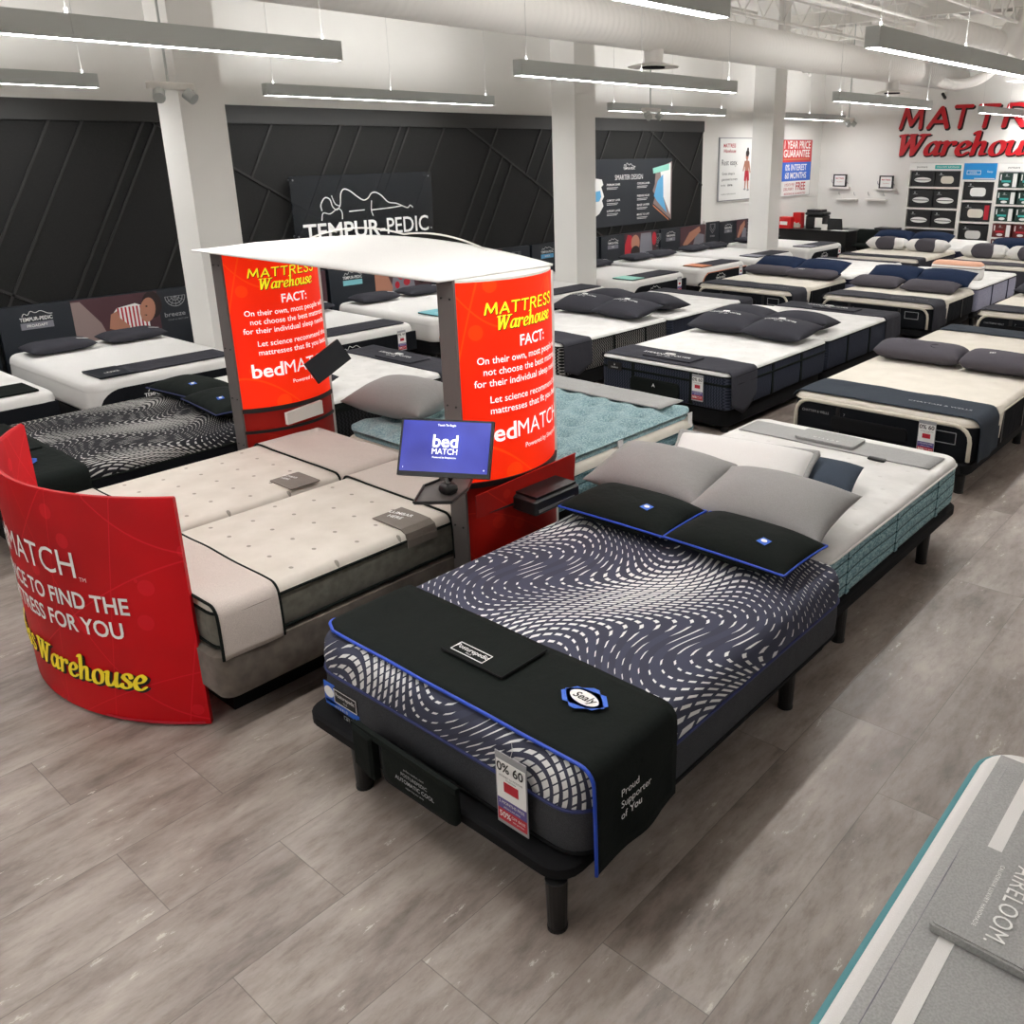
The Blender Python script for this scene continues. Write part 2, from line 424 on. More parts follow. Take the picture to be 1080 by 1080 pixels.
def smooth_path(p, n=5):
    out = []
    for i in range(len(p) - 1):
        p0 = p[max(i - 1, 0)]; p1 = p[i]; p2 = p[i + 1]; p3 = p[min(i + 2, len(p) - 1)]
        for k in range(n):
            t = k / n
            out.append(tuple(.5 * ((2 * p1[j]) + (-p0[j] + p2[j]) * t + (2 * p0[j] - 5 * p1[j] + 4 * p2[j] - p3[j]) * t * t + (-p0[j] + 3 * p1[j] - 3 * p2[j] + p3[j]) * t ** 3) for j in range(len(p1))))
    out.append(tuple(p[-1])); return out

# slanted serif lettering drawn with a broad nib: strokes per letter, (advance, strokes)
GL = {
 'W': (.97, [[(.0, .93), (.2, .95)], [(.1, .95), (.16, 0)], [(.16, .0), (.46, .95)], [(.36, .95), (.54, .95)], [(.46, .95), (.54, 0)], [(.54, 0), (.86, .93)], [(.74, .95), (1.0, .95)]]),
 'a': (.60, [[(.44, .5), (.3, .62), (.14, .5), (.05, .25), (.1, .03), (.24, .04), (.38, .25), (.46, .55)], [(.47, .62), (.42, .2), (.44, .02), (.56, .08)]]),
 'r': (.50, [[(.0, .55), (.12, .6), (.08, .0)], [(.1, .3), (.24, .56), (.4, .6), (.42, .48)]]),
 'e': (.52, [[(.1, .27), (.3, .32), (.42, .48), (.3, .62), (.14, .5), (.05, .26), (.12, .03), (.28, 0), (.42, .12)]]),
 'h': (.62, [[(.02, .98), (.14, 1.0), (.07, 0)], [(.1, .3), (.24, .56), (.38, .58), (.4, .4), (.37, .05), (.5, .05)]]),
 'o': (.55, [[(.28, .62), (.12, .52), (.05, .26), (.12, .03), (.26, 0), (.4, .12), (.45, .38), (.38, .58), (.28, .62)]]),
 'u': (.64, [[(.0, .56), (.12, .6), (.08, .2), (.14, .02), (.28, .06), (.42, .3)], [(.48, .62), (.43, .2), (.46, .02), (.58, .07)]]),
 's': (.46, [[(.38, .46), (.34, .6), (.18, .62), (.08, .48), (.18, .36), (.32, .24), (.32, .08), (.16, 0), (.02, .06), (.02, .18)]]),
}
GL.update({
 'M': (1.14, [[(.03, .09), (.13, .91)], [(.13, .91), (.46, .22)], [(.46, .22), (.79, .91)], [(.79, .91), (.89, .09)]]),
 'A': (.92, [[(.02, .09), (.36, .88)], [(.36, .88), (.70, .09)], [(.16, .33), (.56, .33)]]),
 'T': (.88, [[(.02, .91), (.66, .91)], [(.34, .91), (.34, .09)]]),
 'R': (.93, [[(.08, .09), (.08, .91)], [(.08, .91), (.38, .91), (.58, .83), (.58, .60), (.38, .50), (.08, .50)], [(.34, .50), (.64, .09)]]),
 'E': (.84, [[(.08, .09), (.08, .91)], [(.08, .91), (.56, .91)], [(.08, .50), (.50, .50)], [(.08, .09), (.58, .09)]]),
 'S': (.80, [[(.52, .78), (.42, .92), (.20, .92), (.07, .78), (.12, .60), (.32, .50), (.50, .40), (.54, .22), (.40, .08), (.18, .07), (.04, .20)]]),
})
def hull(ps):
    ps = sorted(set((round(a, 5), round(b, 5)) for a, b in ps))
    def half(it):
        h = []
        for p in it:
            while len(h) > 1 and (h[-1][0] - h[-2][0]) * (p[1] - h[-2][1]) - (h[-1][1] - h[-2][1]) * (p[0] - h[-2][0]) <= 0: h.pop()
            h.append(p)
        return h
    a = half(ps); b = half(ps[::-1]); return a[:-1] + b[:-1]
def glyph_polys(ch, size, ox, oy, shear=.10, fat=1.0):
    adv, strokes = GL[ch]; out = []
    nib = ell(0, 0, .105 * fat, .045 * fat, .35, 8) if ch in 'Warehous' else ell(0, 0, .088 * fat, .08 * fat, .39, 8)
    for st in strokes:
        p = smooth_path(st, 4) if len(st) > 2 else st
        for (a, b), (c, d) in zip(p, p[1:]):
            hp = hull([(a + u, b + v) for u, v in nib] + [(c + u, d + v) for u, v in nib])
            out.append([(ox + (u + shear * v) * size, oy + v * size) for u, v in hp])
    return out, adv * size
def serif_word(name, word, size, fn, mat, parent, at=(0, 0), center=True, fit=None, t=.002, lift=.001, fat=1.0):
    tot = sum(GL[c][0] for c in word) * size; sx = 1 if not fit else fit / tot
    x = -tot / 2 if center else 0; g = Geo()
    for c in word:
        ps, adv = glyph_polys(c, size, x, 0, fat=fat); x += adv
        for i_, p in enumerate(ps): g.prism([(u * sx + at[0], v + at[1]) for u, v in p], lambda u, v, w_: fn(u, v, w_ + lift + (i_ % 12) * .00012), t)
    return g.mk(name, mat, parent)
print('helpers ok')

# ------------------------------------------------------------------ room shell
XW, YW, ZC = 22.06, 10.75, 5.25
X0, Y0 = -5.0, -6.5
structure(mk('floor', *boxgeo(X0, XW + .2, Y0, YW + .2, -.1, 0), 'floor'))
structure(mk('ceiling', *boxgeo(X0, XW + .2, Y0, YW + .2, ZC, ZC + .1), 'ceiling'))
structure(mk('wall_left', *boxgeo(X0, XW + .2, YW, YW + .2, 0, ZC), 'wall'))
structure(mk('wall_far', *boxgeo(XW, XW + .2, Y0, YW, 0, ZC), 'wall'))
structure(mk('wall_right', *boxgeo(X0, XW + .2, Y0 - .2, Y0, 0, ZC), 'wall'))
structure(mk('wall_back', *boxgeo(X0 - .2, X0, Y0 - .2, YW + .2, 0, ZC), 'wall'))
# black cladding with diagonal battens
BWX1 = 16.48
clad = structure(mk('wall_left_black_cladding', *boxgeo(X0 + .01, BWX1, YW - .045, YW, 0, 3.11), 'black_wall'))
hdr = structure(mk('trim_black_header', *boxgeo(X0 + .01, BWX1, YW - .075, YW - .045, 2.9, 3.11), 'batten'))
diag = []
def bat(x, z, x2, z2): diag.append((x, z, x2, z2))
def dn(x): return x  # x at z = 2.9
A_, B_, C_ = 5.07, 9.88, 14.63      # falling battens, their x at z = 2.9
def fall(xa): return lambda x: 2.9 - .57 * (x - xa)
def rise(x, full=True, stop=None, start=None):
    """rising batten that reaches z = 2.9 at x; stop / start cut it at a falling batten"""
    s = 1.75; zt, zb = 2.9, .15
    cut = None
    if stop is not None: # ends (from the top) on the falling batten
        xi = (s * x - 2.9 + 2.9 + .57 * stop - 0) / (s + .57); zb = 2.9 - .57 * (xi - stop)
    if start is not None:
        xi = (s * x + .57 * start) / (s + .57); zt = 2.9 - .57 * (xi - start)
    bat(x - (2.9 - zt) / s, zt, x - (2.9 - zb) / s, zb)
for x in (3.98, 4.31, 4.96, 5.11): rise(x)
rise(5.9); rise(6.56, stop=A_); rise(6.87, start=A_); rise(7.33, start=A_)
for x in (7.58, 7.91, 8.59, 8.74, 9.41): rise(x)
rise(10.52); rise(10.85, start=B_); rise(11.12, start=B_); rise(11.54, stop=B_); rise(11.85, stop=B_); rise(12.0, start=B_); rise(12.56, start=B_)
for x in (13.37, 14.38): rise(x)
rise(14.72); rise(15.06, stop=C_); rise(15.49, start=C_); rise(15.79, start=C_); rise(16.46, stop=C_); rise(16.9, start=C_)
for x in (2.9, 2.5, 1.8, 1.0, .8): rise(x)
for xa, xe in ((A_, 9.3), (B_, 13.4), (C_, BWX1)): bat(xa, 2.9, xe, 2.9 - .57 * (xe - xa))
bat(2.2, 1.79, 5.0, .2)
g = Geo()
for x, z, x2, z2 in diag:
    d = Vector((x2 - x, 0, z2 - z)); L_ = d.length; d.normalize(); n = Vector((-d.z, 0, d.x)) * .014
    if x > BWX1 - .02:   # clip at the right-hand end of the cladding
        t = (x - (BWX1 - .02)) / (x - x2); x, z = BWX1 - .02, z + (z2 - z) * t
    a = Vector((x, YW - .045, z)); b2 = Vector((x2, YW - .045, z2)); o_ = Vector((0, -.016, 0))
    vs = [a + n, a - n, b2 - n, b2 + n]; vs += [p + o_ for p in vs]
    g.add(vs, [(0, 1, 2, 3), (7, 6, 5, 4), (0, 4, 5, 1), (1, 5, 6, 2), (2, 6, 7, 3), (3, 7, 4, 0)])
structure(g.mk('trim_diagonal_battens', 'batten'))
structure(mk('baseboard_far', *boxgeo(XW - .015, XW, Y0, YW, 0, .1), 'white'))
structure(mk('baseboard_left', *boxgeo(BWX1, XW - .015, YW - .015, YW, 0, .1), 'white'))
for i, (x, k) in enumerate(((4.61, ''), (10.56, ''), (16.53, ''))):
    structure(mk('trim_column_%d' % (i + 1), *boxgeo(x, x + .47, 9.11, 9.57, 0, ZC), 'wall'))
# roof structure: open web joists, duct, branch pipes
g = Geo()
for y in (9.9, 8.6, 7.0, 5.4, 3.8, 2.2, .6, -1.0):
    for z in (4.72, 5.12):
        g.box(9, XW, y - .03, y + .03, z - .02, z + .02)
    x = 9.1; k = 0
    while x < XW - .4:
        g.tube([(x, y, 4.73 if k % 2 else 5.1), (x + .35, y, 5.1 if k % 2 else 4.73)], .012, 5, False); x += .35; k += 1
structure(g.mk('ceiling_joists', 'white'))
g = Geo()
for x in (10.5, 14.5, 18.5, 21): g.box(x - .08, x + .08, Y0, YW, 4.95, 5.2)
structure(g.mk('ceiling_beams', 'white'))
def pipe(name, pts, r, label, cat, mat='white', n=16, group=None):
    g = Geo(); g.tube(smooth_path(pts, 8) if len(pts) > 2 else pts, r, n); return tag(g.mk(name, mat, None, True, .8), label, cat, group)
duct = empty('air_duct', (12, 7.5, 4.05), 'large round white fabric air duct running under the ceiling along the black wall', 'duct')
g = Geo(); g.tube([(-10 + i * .55, 0, 0) for i in range(53)] + [(19.3 - 12, 0, 0)], .27, 28); g.mk('duct_sleeve', 'duct', duct, True, .8)
for x in (8.9, 10.25, 18.2):
    pass
for x in (10.3, 18.35):
    g = Geo(); g.cyl(x - 12, 0, -.40, -.2, .12, .13); g.mk('duct_collar', 'duct', duct, True, .6)
g = Geo()
for i in range(15): 
    x = -9 + i * 1.2; g.tube([(x, 0, .26), (x, 0, 1.2)], .004, 5)
g.mk('hanger_wire', 'wire', duct)
for x, lb in ((10.3, 'round white ceiling diffuser below the duct, above the second white column'), (18.35, 'round white ceiling diffuser below the far end of the duct')):
    d = empty('air_diffuser', (x, 7.5, 3.6), lb, 'air diffuser', 'diffusers under the duct')
    g = Geo(); g.loft([[(r * cos(2 * pi * k / 32), r * sin(2 * pi * k / 32), z) for k in range(32)] for r, z in ((.12, .13), (.125, .05), (.22, .03), (.34, .0), (.33, -.012), (.16, .01))]); g.mk('diffuser_cone', 'duct', d, True, .7)
    g = Geo(); g.cyl(0, 0, -.02, .0, .15, .15, 24); g.mk('diffuser_core', 'black_matte', d)
pipe('duct_elbow', [(19.4, 7.5, 4.05), (20.2, 7.45, 3.95), (20.9, 7.1, 3.85), (21.2, 6.6, 4.05), (21.25, 6.3, 4.6), (21.25, 6.3, 5.2)], .11, 'narrow white flexible duct curving up at the end of the large duct', 'duct', 'duct')
pipe('air_duct', [(19.0, 5.6, 4.3), (19.0, 5.2, 4.9), (19.0, 5.1, 5.2)], .33, 'fat white duct rising into the ceiling above the wall sign', 'duct', 'duct', 24)
pipe('air_duct', [(17.2, 6.6, 4.5), (17.9, 6.2, 4.55), (18.7, 5.7, 4.4)], .22, 'slanting white duct branch beside the fat rising duct', 'duct', 'duct', 20)
tag(mk('air_unit', *boxgeo(20.6, 21.4, 5.55, 6.05, 3.85, 4.5), 'duct'), 'boxy grey white air unit hanging at the far wall above the sign', 'air unit')
pipe('overhead_pipe', [(9, 6.3, 4.62), (XW, 6.3, 4.62)], .03, 'thin white pipe running under the joists beside the duct', 'pipe', n=8)
pipe('overhead_pipe', [(20.2, Y0, 4.55), (20.2, YW, 4.55)], .04, 'thin white pipe crossing the ceiling near the far wall', 'pipe', n=8)

# pendant lamps
FX = 3.6
def lamp(x, y, label, z=3.18):
    o = empty('pendant_lamp', (x + FX / 2, y, z), label, 'ceiling lamp', 'linear pendant lamps')
    key = 'lamp'
    if key not in CACHE:
        h = FX / 2; g = Geo(); g.box(-h, h, -.05, .05, .012, .13)
        for s in (-1, 1): g.box(-h, h, s * .05 - .004 * (s > 0), s * .05 + .004 * (s < 0), 0, .012)
        g.box(-h, -h + .004, -.05, .05, 0, .012); g.box(h - .004, h, -.05, .05, 0, .012); g.box(-.003, .003, -.0515, .0515, 0, .131)
        a = mesh('lamp_housing', g.v, g.f, 'fixture')
        b_ = mesh('lamp_lens', *boxgeo(-h + .005, h - .005, -.046, .046, .002, .008), 'lens')
        c_ = mesh('upper_lens', *boxgeo(-h + .02, h - .02, -.035, .035, .1302, .1306), 'uplens')
        g = Geo(); g.tube([(0, 0, .13), (0, 0, ZC - 3.18)], .0025, 5); g.cyl(0, 0, .13, .165, .009)
        d = mesh('cable', g.v, g.f, 'wire'); CACHE[key] = (a, b_, c_, d)
    a, b_, c_, d = CACHE[key]
    link('housing', a, o); link('lens', b_, o); link('upper_lens', c_, o)
    for s in (-1, 0, 1): link('cable', d, o, (s * (FX / 2 - .12), 0, 0))
    return o
rows = [(2.62, 'in the row above the front beds'), (5.83, 'in the middle row'), (9.85, 'in the row along the black wall')]
cols = [(.57, 'nearest the camera'), (6.0, 'second from the camera'), (12.3, 'third from the camera'), (18.6, 'nearest the far wall')]
for y, a in rows:
    for x, b_ in cols:
        if x > 18 and y > 9: x = 17.7
        lamp(x, y, 'grey linear pendant lamp ' + a + ', ' + b_)
for x, b_ in cols: lamp(x, -3.8, 'grey linear fill lamp added unseen along the right wall, ' + b_)  # unseen fill row, added to brighten the teal sides facing the aisle
for y, a in ((2.62, 'over the front beds'), (5.83, 'in the middle row')): lamp(-4.6, y, 'grey linear pendant lamp ' + a + ', added unseen behind the camera')  # out-of-frame lamps added for their light, carrying both rows on backwards

def emergency(x, y, z, lb):
    o = empty('emergency_light', (x, y, z), lb, 'emergency light', 'twin-headed emergency lights')
    box_obj('case', -.20, .24, -.04, .04, 0, .07, 'white', o, .01)
    g = Geo(); g.tube([(0, 0, .06), (0, 0, ZC - z)], .012, 8); g.mk('stem', 'fixture', o)
    for s in (-1, 1):
        g = Geo(); g.tube([(s * .13 + .02, -.02, -.02), (s * .15 + .02, -.05, -.05), (s * .17 + .02, -.09, -.08)], .055, 14); h = g.mk('lamp_head', 'fixture', o, True, .6)
emergency(4.42, 8.9, 3.13, 'twin-headed emergency light hanging in front of the nearest white column')
emergency(12.15, 8.9, 3.12, 'twin-headed emergency light hanging beyond the second white column')
emergency(19.5, 8.9, 3.12, 'twin-headed emergency light hanging near the far corner')
def camera_thing(x, y, z, lb, mat='black'):
    o = empty('security_camera', (x, y, z), lb, 'security camera', 'small cameras')
    g = Geo(); g.tube([(0, 0, .06), (.16 * (x > 21), .16 * (x < 21), .06)], .04, 12); g.mk('mount', 'white', o)
    g = Geo(); g.tube([(0, 0, .05), (-.05, -.05, 0), (-.16, -.12, -.05)], .035, 10); g.mk('camera_body', mat, o, True, .6)
camera_thing(20.8, 10.6, 4.25, 'small white and black camera high in the far left corner', 'white')
camera_thing(21.9, 7.75, 3.68, 'small black camera on the far wall above the red sign')

# ------------------------------------------------------------------ bed builders (foot end at local -x)
ROT = {'-X': 0, '+X': pi, '-Y': pi / 2, '+Y': -pi / 2}
def cmesh(key, fn):
    if key not in CACHE: CACHE[key] = fn()
    return CACHE[key]
def frame_of(x0, x1, y0, y1, foot):
    a, b_ = x1 - x0, y1 - y0
    L, W = (a, b_) if foot in ('-X', '+X') else (b_, a)
    return (x0 + x1) / 2, (y0 + y1) / 2, round(L, 3), round(W, 3)
def bed_base(x0, x1, y0, y1, foot, label, z0=.19, z1=.29, legs=None, group='black adjustable bed bases', mat='black_matte', rcorner=.1):
    cx, cy, L, W = frame_of(x0, x1, y0, y1, foot)
    o = empty('bed_base', (cx, cy, 0), label, 'bed base', group, ROT[foot])
    h, w_ = L / 2, W / 2
    def f():
        g = Geo(); g.loft([rrect(-h + .03, h - .03, -w_ + .03, w_ - .03, rcorner, z0, 5), rrect(-h, h, -w_, w_, rcorner, z0 + .03, 5), rrect(-h, h, -w_, w_, rcorner, z1 - .012, 5), rrect(-h + .012, h - .012, -w_ + .012, w_ - .012, rcorner, z1, 5)])
        return mesh('frame', g.v, g.f, mat, True, .7)
    link('frame', cmesh(('frame', L, W, z0, z1, mat), f), o)
    def lg():
        g = Geo(); g.cyl(0, 0, 0, z0 + .02, .034, .04, 16); g.cyl(0, 0, 0, .012, .037, .037, 16); return mesh('leg', g.v, g.f, 'black')
    lm = cmesh(('leg', z0), lg)
    for px, py in (legs or [(-h + .1, -w_ + .08), (-h + .1, w_ - .08), (h - .25, -w_ + .08), (h - .25, w_ - .08)]): link('leg', lm, o, (px, py, 0))
    return o
def mattress(x0, x1, y0, y1, z0, z1, foot, label, top, side, piping='white_fabric', seam=.06, re=.035, rc=.12, straps=None, strap_mat='black_fabric', group=None, puff=0, low_piping=None, shape=None):
    cx, cy, L, W = frame_of(x0, x1, y0, y1, foot); H = z1 - z0; zs = H - seam
    o = empty('mattress', (cx, cy, z0), label, 'mattress', group, ROT[foot]); h, w_ = L / 2, W / 2
    R = lambda i, z, r=rc: rrect(-h + i, h - i, -w_ + i, w_ - i, max(r - i, .02), z, 6)
    def f():
        g = Geo(); g.loft([R(.03, 0), R(.006, .012), R(0, .035), R(-.004, zs * .5), R(0, zs)], True, False); return mesh('border', g.v, g.f, side, True)
    link('border', cmesh(('border', L, W, H, seam, side), f), o)
    def f():
        g = Geo(); lo = [R(0, zs)]
        if seam > re + .01: lo.append(R(-.004, zs + (seam - re) * .6))
        for k in range(6):
            a = k / 5 * pi / 2; lo.append(R(re * (1 - cos(a)), H - re + re * sin(a)))
        lo += [R(re + .05, H + .002), R(re + .2, H + .004), R(re + .4, H + .005)]
        g.loft(lo, False, True); return mesh('top_panel', g.v, g.f, top, True)
    link('top_panel', cmesh(('top', L, W, H, seam, re, top), f), o)
    def f():
        g = Geo(); p = R(-.004, zs); p = p + [p[0]]; g.tube(p, .007, 6, False)
        return mesh('piping', g.v, g.f, piping, True)
    if piping: link('piping', cmesh(('pip', L, W, H, seam, piping), f), o)
    if straps:
        for sx in straps:
            for sd in (-1, 1):
                def f():
                    g = Geo().box(-.018, .018, -.006, .006, .02, zs - .005); return mesh('border_strap', g.v, g.f, strap_mat)
                link('border_strap', cmesh(('strapx', zs, strap_mat), f), o, (sx, sd * (w_ + .003), 0))
        for sy in (-w_ * .45, w_ * .45):
            def f():
                g = Geo().box(-.006, .006, -.018, .018, .02, zs - .005); return mesh('border_strap', g.v, g.f, strap_mat)
            link('border_strap', cmesh(('strapy', zs, strap_mat), f), o, (-h - .003, sy, 0))
    return o, h, w_, H
def drape_mesh(name, xa, xb, w_, top, dl, dr, mat, r=.05, off=.008, seed=0, wr=.006, point=0, front=0, slant=0, thick=.007, hl=None, rc=.13):
    """cloth laid across a mattress: hangs dl on the +y side and dr on the -y side"""
    nx = 14; pts = []
    def path():
        p = []
        def seg(a, b, n):
            for i in range(n): t = i / n; p.append((a[0] + (b[0] - a[0]) * t, a[1] + (b[1] - a[1]) * t))
        W_ = w_ + off; T = top + off
        if dr > r: seg((-W_, T - dr), (-W_, T - r), 8)
        if dr > .01:
            for i in range(5): a = pi - i / 5 * pi / 2; p.append((-W_ + r + r * cos(a), T - r + r * sin(a)))
        else: p.append((-w_ + .06 - dr * 3, T))
        seg((-W_ + r if dr > .01 else -w_ + .07 - dr * 3, T), (W_ - r if dl > .01 else w_ - .07 + dl * 3, T), 24)
        if dl > .01:
            for i in range(5): a = pi / 2 - i / 5 * pi / 2; p.append((W_ - r + r * cos(a), T - r + r * sin(a)))
            if dl > r: seg((W_, T - r), (W_, T - dl), 8); p.append((W_, T - dl))
        else: p.append((w_ - .06 + dl * 3, T))
        return p
    P = path(); v = []; f = []
    for i in range(nx + 1):
        for j, (y, z) in enumerate(P):
            x = xa + (xb - xa) * i / nx; xx = x; hang = max(0, (top - r) - z)
            if hl and y > w_ - rc:
                t_ = min(y, w_ - .004) - (w_ - rc); xm = -hl + rc - sqrt(max(0, rc * rc - t_ * t_)) + (xa + hl)
                x = xm + (xb - xm) * i / nx; xx = x
            q = noise.noise(Vector((x * 5 + seed, y * 4, z * 4 + seed))) * wr * (1 + 3 * hang)
            zz = z; yy = y
            if hang > 0:
                s = 1 if y > 0 else -1
                yy = y + s * (abs(q) + .02 * hang + .012 * hang * sin(x * 16 + seed) * 2)
                if point and s < 0: zz = z - hang * point * (1 - abs((x - xa) / (xb - xa) - .45) * 2)
                if slant and s < 0: zz = z - hang * slant * ((x - xa) / (xb - xa) - .5)
            else: zz = z + max(q, -.003) + .002
            v.append((xx, yy, zz))
    n = len(P)
    for i in range(nx):
        for j in range(n - 1): f.append((i * n + j, (i + 1) * n + j, (i + 1) * n + j + 1, i * n + j + 1))
    # thickness: offset inwards a copy and close the rim
    me = mesh(name, v, f, mat, True)
    return me, v, n, nx
def drape(name, parent, xa, xb, w_, top, dl, dr, mat, **k):
    me, v, n, nx = drape_mesh(name, xa, xb, w_, top, dl, dr, mat, **k)
    o = link(name, me, parent); md = o.modifiers.new('thickness', 'SOLIDIFY'); md.thickness = .008; md.offset = 1
    return o, v, n, nx
def cover(bed, xa, xb, w_, top, dl, dr, mat, label, cat='mattress cover', group='foot covers on the beds', piping=None, z0=None, name='foot_cover', rz=None, **k):
    """top-level cloth; bed is the mattress root whose frame it shares"""
    o = empty(name, tuple(bed.location), label, cat, group, bed.rotation_euler[2])
    me, v, n, nx = drape_mesh('cloth', xa, xb, w_, top, dl, dr, mat, **k)
    c = link('cloth', me, o); md = c.modifiers.new('thickness', 'SOLIDIFY'); md.thickness = .006; md.offset = 0
    if piping:
        edges = [v[0:n]]
        if piping[1] == 2: edges.append(v[nx * n:nx * n + n])
        for e in edges: g = Geo(); g.tube([(p[0], p[1], p[2]) for p in e], .007, 6); g.mk('piping', piping[0], o, True)
    return o
def pillow_mesh(w_, d, h, mat, p=2.6, pinch=.05, seed=0, crease=.008, py=None):
    py = py or p
    """w_ along y, d along x"""
    n = 18; v = []; f = []
    for side in (1, -1):
        for i in range(n + 1):
            for j in range(n + 1):
                u = sin((i / n * 2 - 1) * pi / 2); t = sin((j / n * 2 - 1) * pi / 2)
                x = u * d / 2 * (1 - pinch * (1 - abs(t) ** 2.5) * abs(u)); y = t * w_ / 2 * (1 - pinch * (1 - abs(u) ** 2.5) * abs(t))
                hh = h / 2 * (max(0, 1 - abs(u) ** p) * max(0, 1 - abs(t) ** py)) ** .5
                q = noise.noise(Vector((x * 7 + seed, y * 7, side))) * crease * (hh / (h / 2)) ** .5
                v.append((x, y, h / 2 + side * (hh + q)))
    m_ = (n + 1) ** 2
    for i in range(n):
        for j in range(n):
            a = i * (n + 1) + j
            f.append((a, a + n + 1, a + n + 2, a + 1)); f.append((m_ + a, m_ + a + 1, m_ + a + n + 2, m_ + a + n + 1))
    # weld the rim
    rim = lambda i, j: i in (0, n) or j in (0, n)
    mp = {}
    for i in range(n + 1):
        for j in range(n + 1):
            if rim(i, j): mp[m_ + i * (n + 1) + j] = i * (n + 1) + j; a = i * (n + 1) + j; v[a] = (v[a][0], v[a][1], h / 2)
    f = [tuple(mp.get(q, q) for q in fc) for fc in f]
    used = sorted(set(q for fc in f for q in fc)); idx = {q: i for i, q in enumerate(used)}
    rimv = [v[i * (n + 1)] for i in range(n + 1)] + [v[n * (n + 1) + j] for j in range(1, n + 1)] + [v[i * (n + 1) + n] for i in range(n - 1, -1, -1)] + [v[j] for j in range(n - 1, -1, -1)]
    return [v[q] for q in used], [tuple(idx[q] for q in fc) for fc in f], rimv
def pillow(x, y, z, w_, d, h, mat, label, group, rz=0, rx=0, ry=0, piping=None, seed=None, pinch=.05, p=2.6, band=None, name='pillow', py=None):
    o = empty(name, (x, y, z), label, 'pillow', group); o.rotation_euler = (rx, ry, rz)
    if seed is None: seed = (x * 3.1 + y * 1.7) % 9
    sd = round(seed) if not piping else 1
    def f():
        v, f_, rim = pillow_mesh(w_, d, h, mat, p, pinch, sd, py=py); return mesh('pillow_case', v, f_, mat, True), rim
    me, rim = cmesh(('pil', w_, d, h, mat, sd, p, pinch, py), f)
    link('case', me, o)
    if piping:
        g = Geo(); g.tube(rim, .006, 6, False); g.mk('piping', piping, o, True)
    if band:   # wide contrasting sleeve round the middle
        v, f_, _ = pillow_mesh(w_ * band[1], d * 1.03, h * 1.06, band[0], 6, 0, sd); mk('sleeve', v, f_, band[0], o, True)
    return o
def on_top(o, w_, d, h, yy, xx, ang=0, p=2.6):
    """placing function on the upper face of a pillow"""
    def fn(u, v, l=0):
        x, y = xx + (u * 0 + v * 1) * 1 + 0, yy - u
        x, y = xx + v, yy - u
        a, b_ = min(.98, abs(x) / (d / 2)), min(.98, abs(y) / (w_ / 2))
        hh = h / 2 * (max(0, 1 - a ** p) * max(0, 1 - b_ ** p)) ** .5
        return Vector((x, y, h / 2 + hh + .006 + l))
    return fn
def hang_tag(fn_o, ux, label, s=1.0, group='promotion cards hanging on the beds'):
    """sale card; fn_o is the world point of its upper middle, ux its width direction"""
    o = empty('sale_card', fn_o, label, 'sale card', group)
    ux = Vector(ux); fn0 = plane_fn((0, 0, 0), ux, (0, 0, 1)); F = lambda u, v, l=0: fn0(u * s, v * s, l)
    poly_obj('card', [rect(-.075, .075, -.3, 0)], F, 'soft_print', o, .003)
    poly_obj('white_area', [rect(-.07, .07, -.19, -.03)], F, 'white_print', o, .001, .003)
    poly_obj('purple_band', [rect(-.07, .07, -.235, -.19)], F, 'purple_print', o, .001, .003)
    poly_obj('red_band', [rect(-.07, .07, -.285, -.235)], F, 'red_print', o, .001, .003)
    poly_obj('bank_card_picture', [rect(-.035, .035, -.155, -.115)], F, 'red_print', o, .001, .0045)
    multi_text('black_lettering', [('0%', .052, (-.036, -.058), dict(bold=.02)), ('60', .052, (.036, -.058), dict(bold=.02)), ('INTEREST for MONTHS', .011, (0, -.093), {}), ('On purchases', .009, (0, -.104), {})], F, 'black_print', o, .0052)
    multi_text('white_lettering', [('2 MONTHS FREE', .017, (0, -.205), {}), ('delivery and setup', .011, (0, -.224), {}), ('50%', .034, (-.035, -.258), dict(bold=.02)), ('OFF BASE', .016, (.03, -.252), {}), ('with purchase', .01, (.03, -.268), {})], F, 'white_print', o, .0052)
    g = Geo(); g.tube([tuple(F(0, -.005, .003)), tuple(F(.01, .03, .0)), tuple(F(.004, .055, -.004))], .0012, 4); g.mk('tie', 'wire', o)
    return o

# ------------------------------------------------------------------ front bed
NY, PY, PX, PZ, NX = (0, -1, 0), (0, 1, 0), (1, 0, 0), (0, 0, 1), (-1, 0, 0)
bed_base(1.72, 3.74, 1.585, 3.10, '-X', 'black adjustable bed base under the navy wave-patterned front mattress', .19, .27, legs=[(-.98, -.70), (-.96, .42), (.67, -.70), (.67, .6)])
F1, h, w_, H = mattress(1.79, 3.80, 1.55, 3.08, .27, .63, '-X', 'navy mattress with white wave pattern and dark grey sides, nearest the camera', 'wave_navy', 'side_grey', 'navy_piping', .165, .07, .13, group='wave-patterned mattresses')
g = Geo(); p = rrect(-h - .001, h + .001, -w_ - .001, w_ + .001, .13, .02, 6); g.tube(p + [p[0]], .006, 6, False); g.mk('lower_piping', 'black_matte', F1, True)
def emblem(parent, F, s, tilt=0):
    """blue knot emblem with a white oval and the maker's word"""
    d = [(-1, 0), (-.25, .42), (.25, .42), (1, 0), (.25, -.42), (-.25, -.42)]
    poly_obj('emblem_blue', [[(u * s, v * s) for u, v in [(-.85, .05), (-.1, .62), (.12, .62), (.85, -.05), (.1, -.62), (-.12, -.62)]], [(u * s, v * s) for u, v in [(-.5, -.5), (-.88, -.12), (-.6, .36), (.5, .5), (.88, .12), (.6, -.36)]]], F, 'blue_print', parent, .001, .001)
    poly_obj('emblem_oval', [[(u * s, v * s) for u, v in ell(0, 0, .6, .30, -.12, 20)]], F, 'white_print', parent, .0008, .002)
    text('emblem_word', 'Sealy', .42 * s, F, 'black_print', parent, .02, .25, lift=.0035)
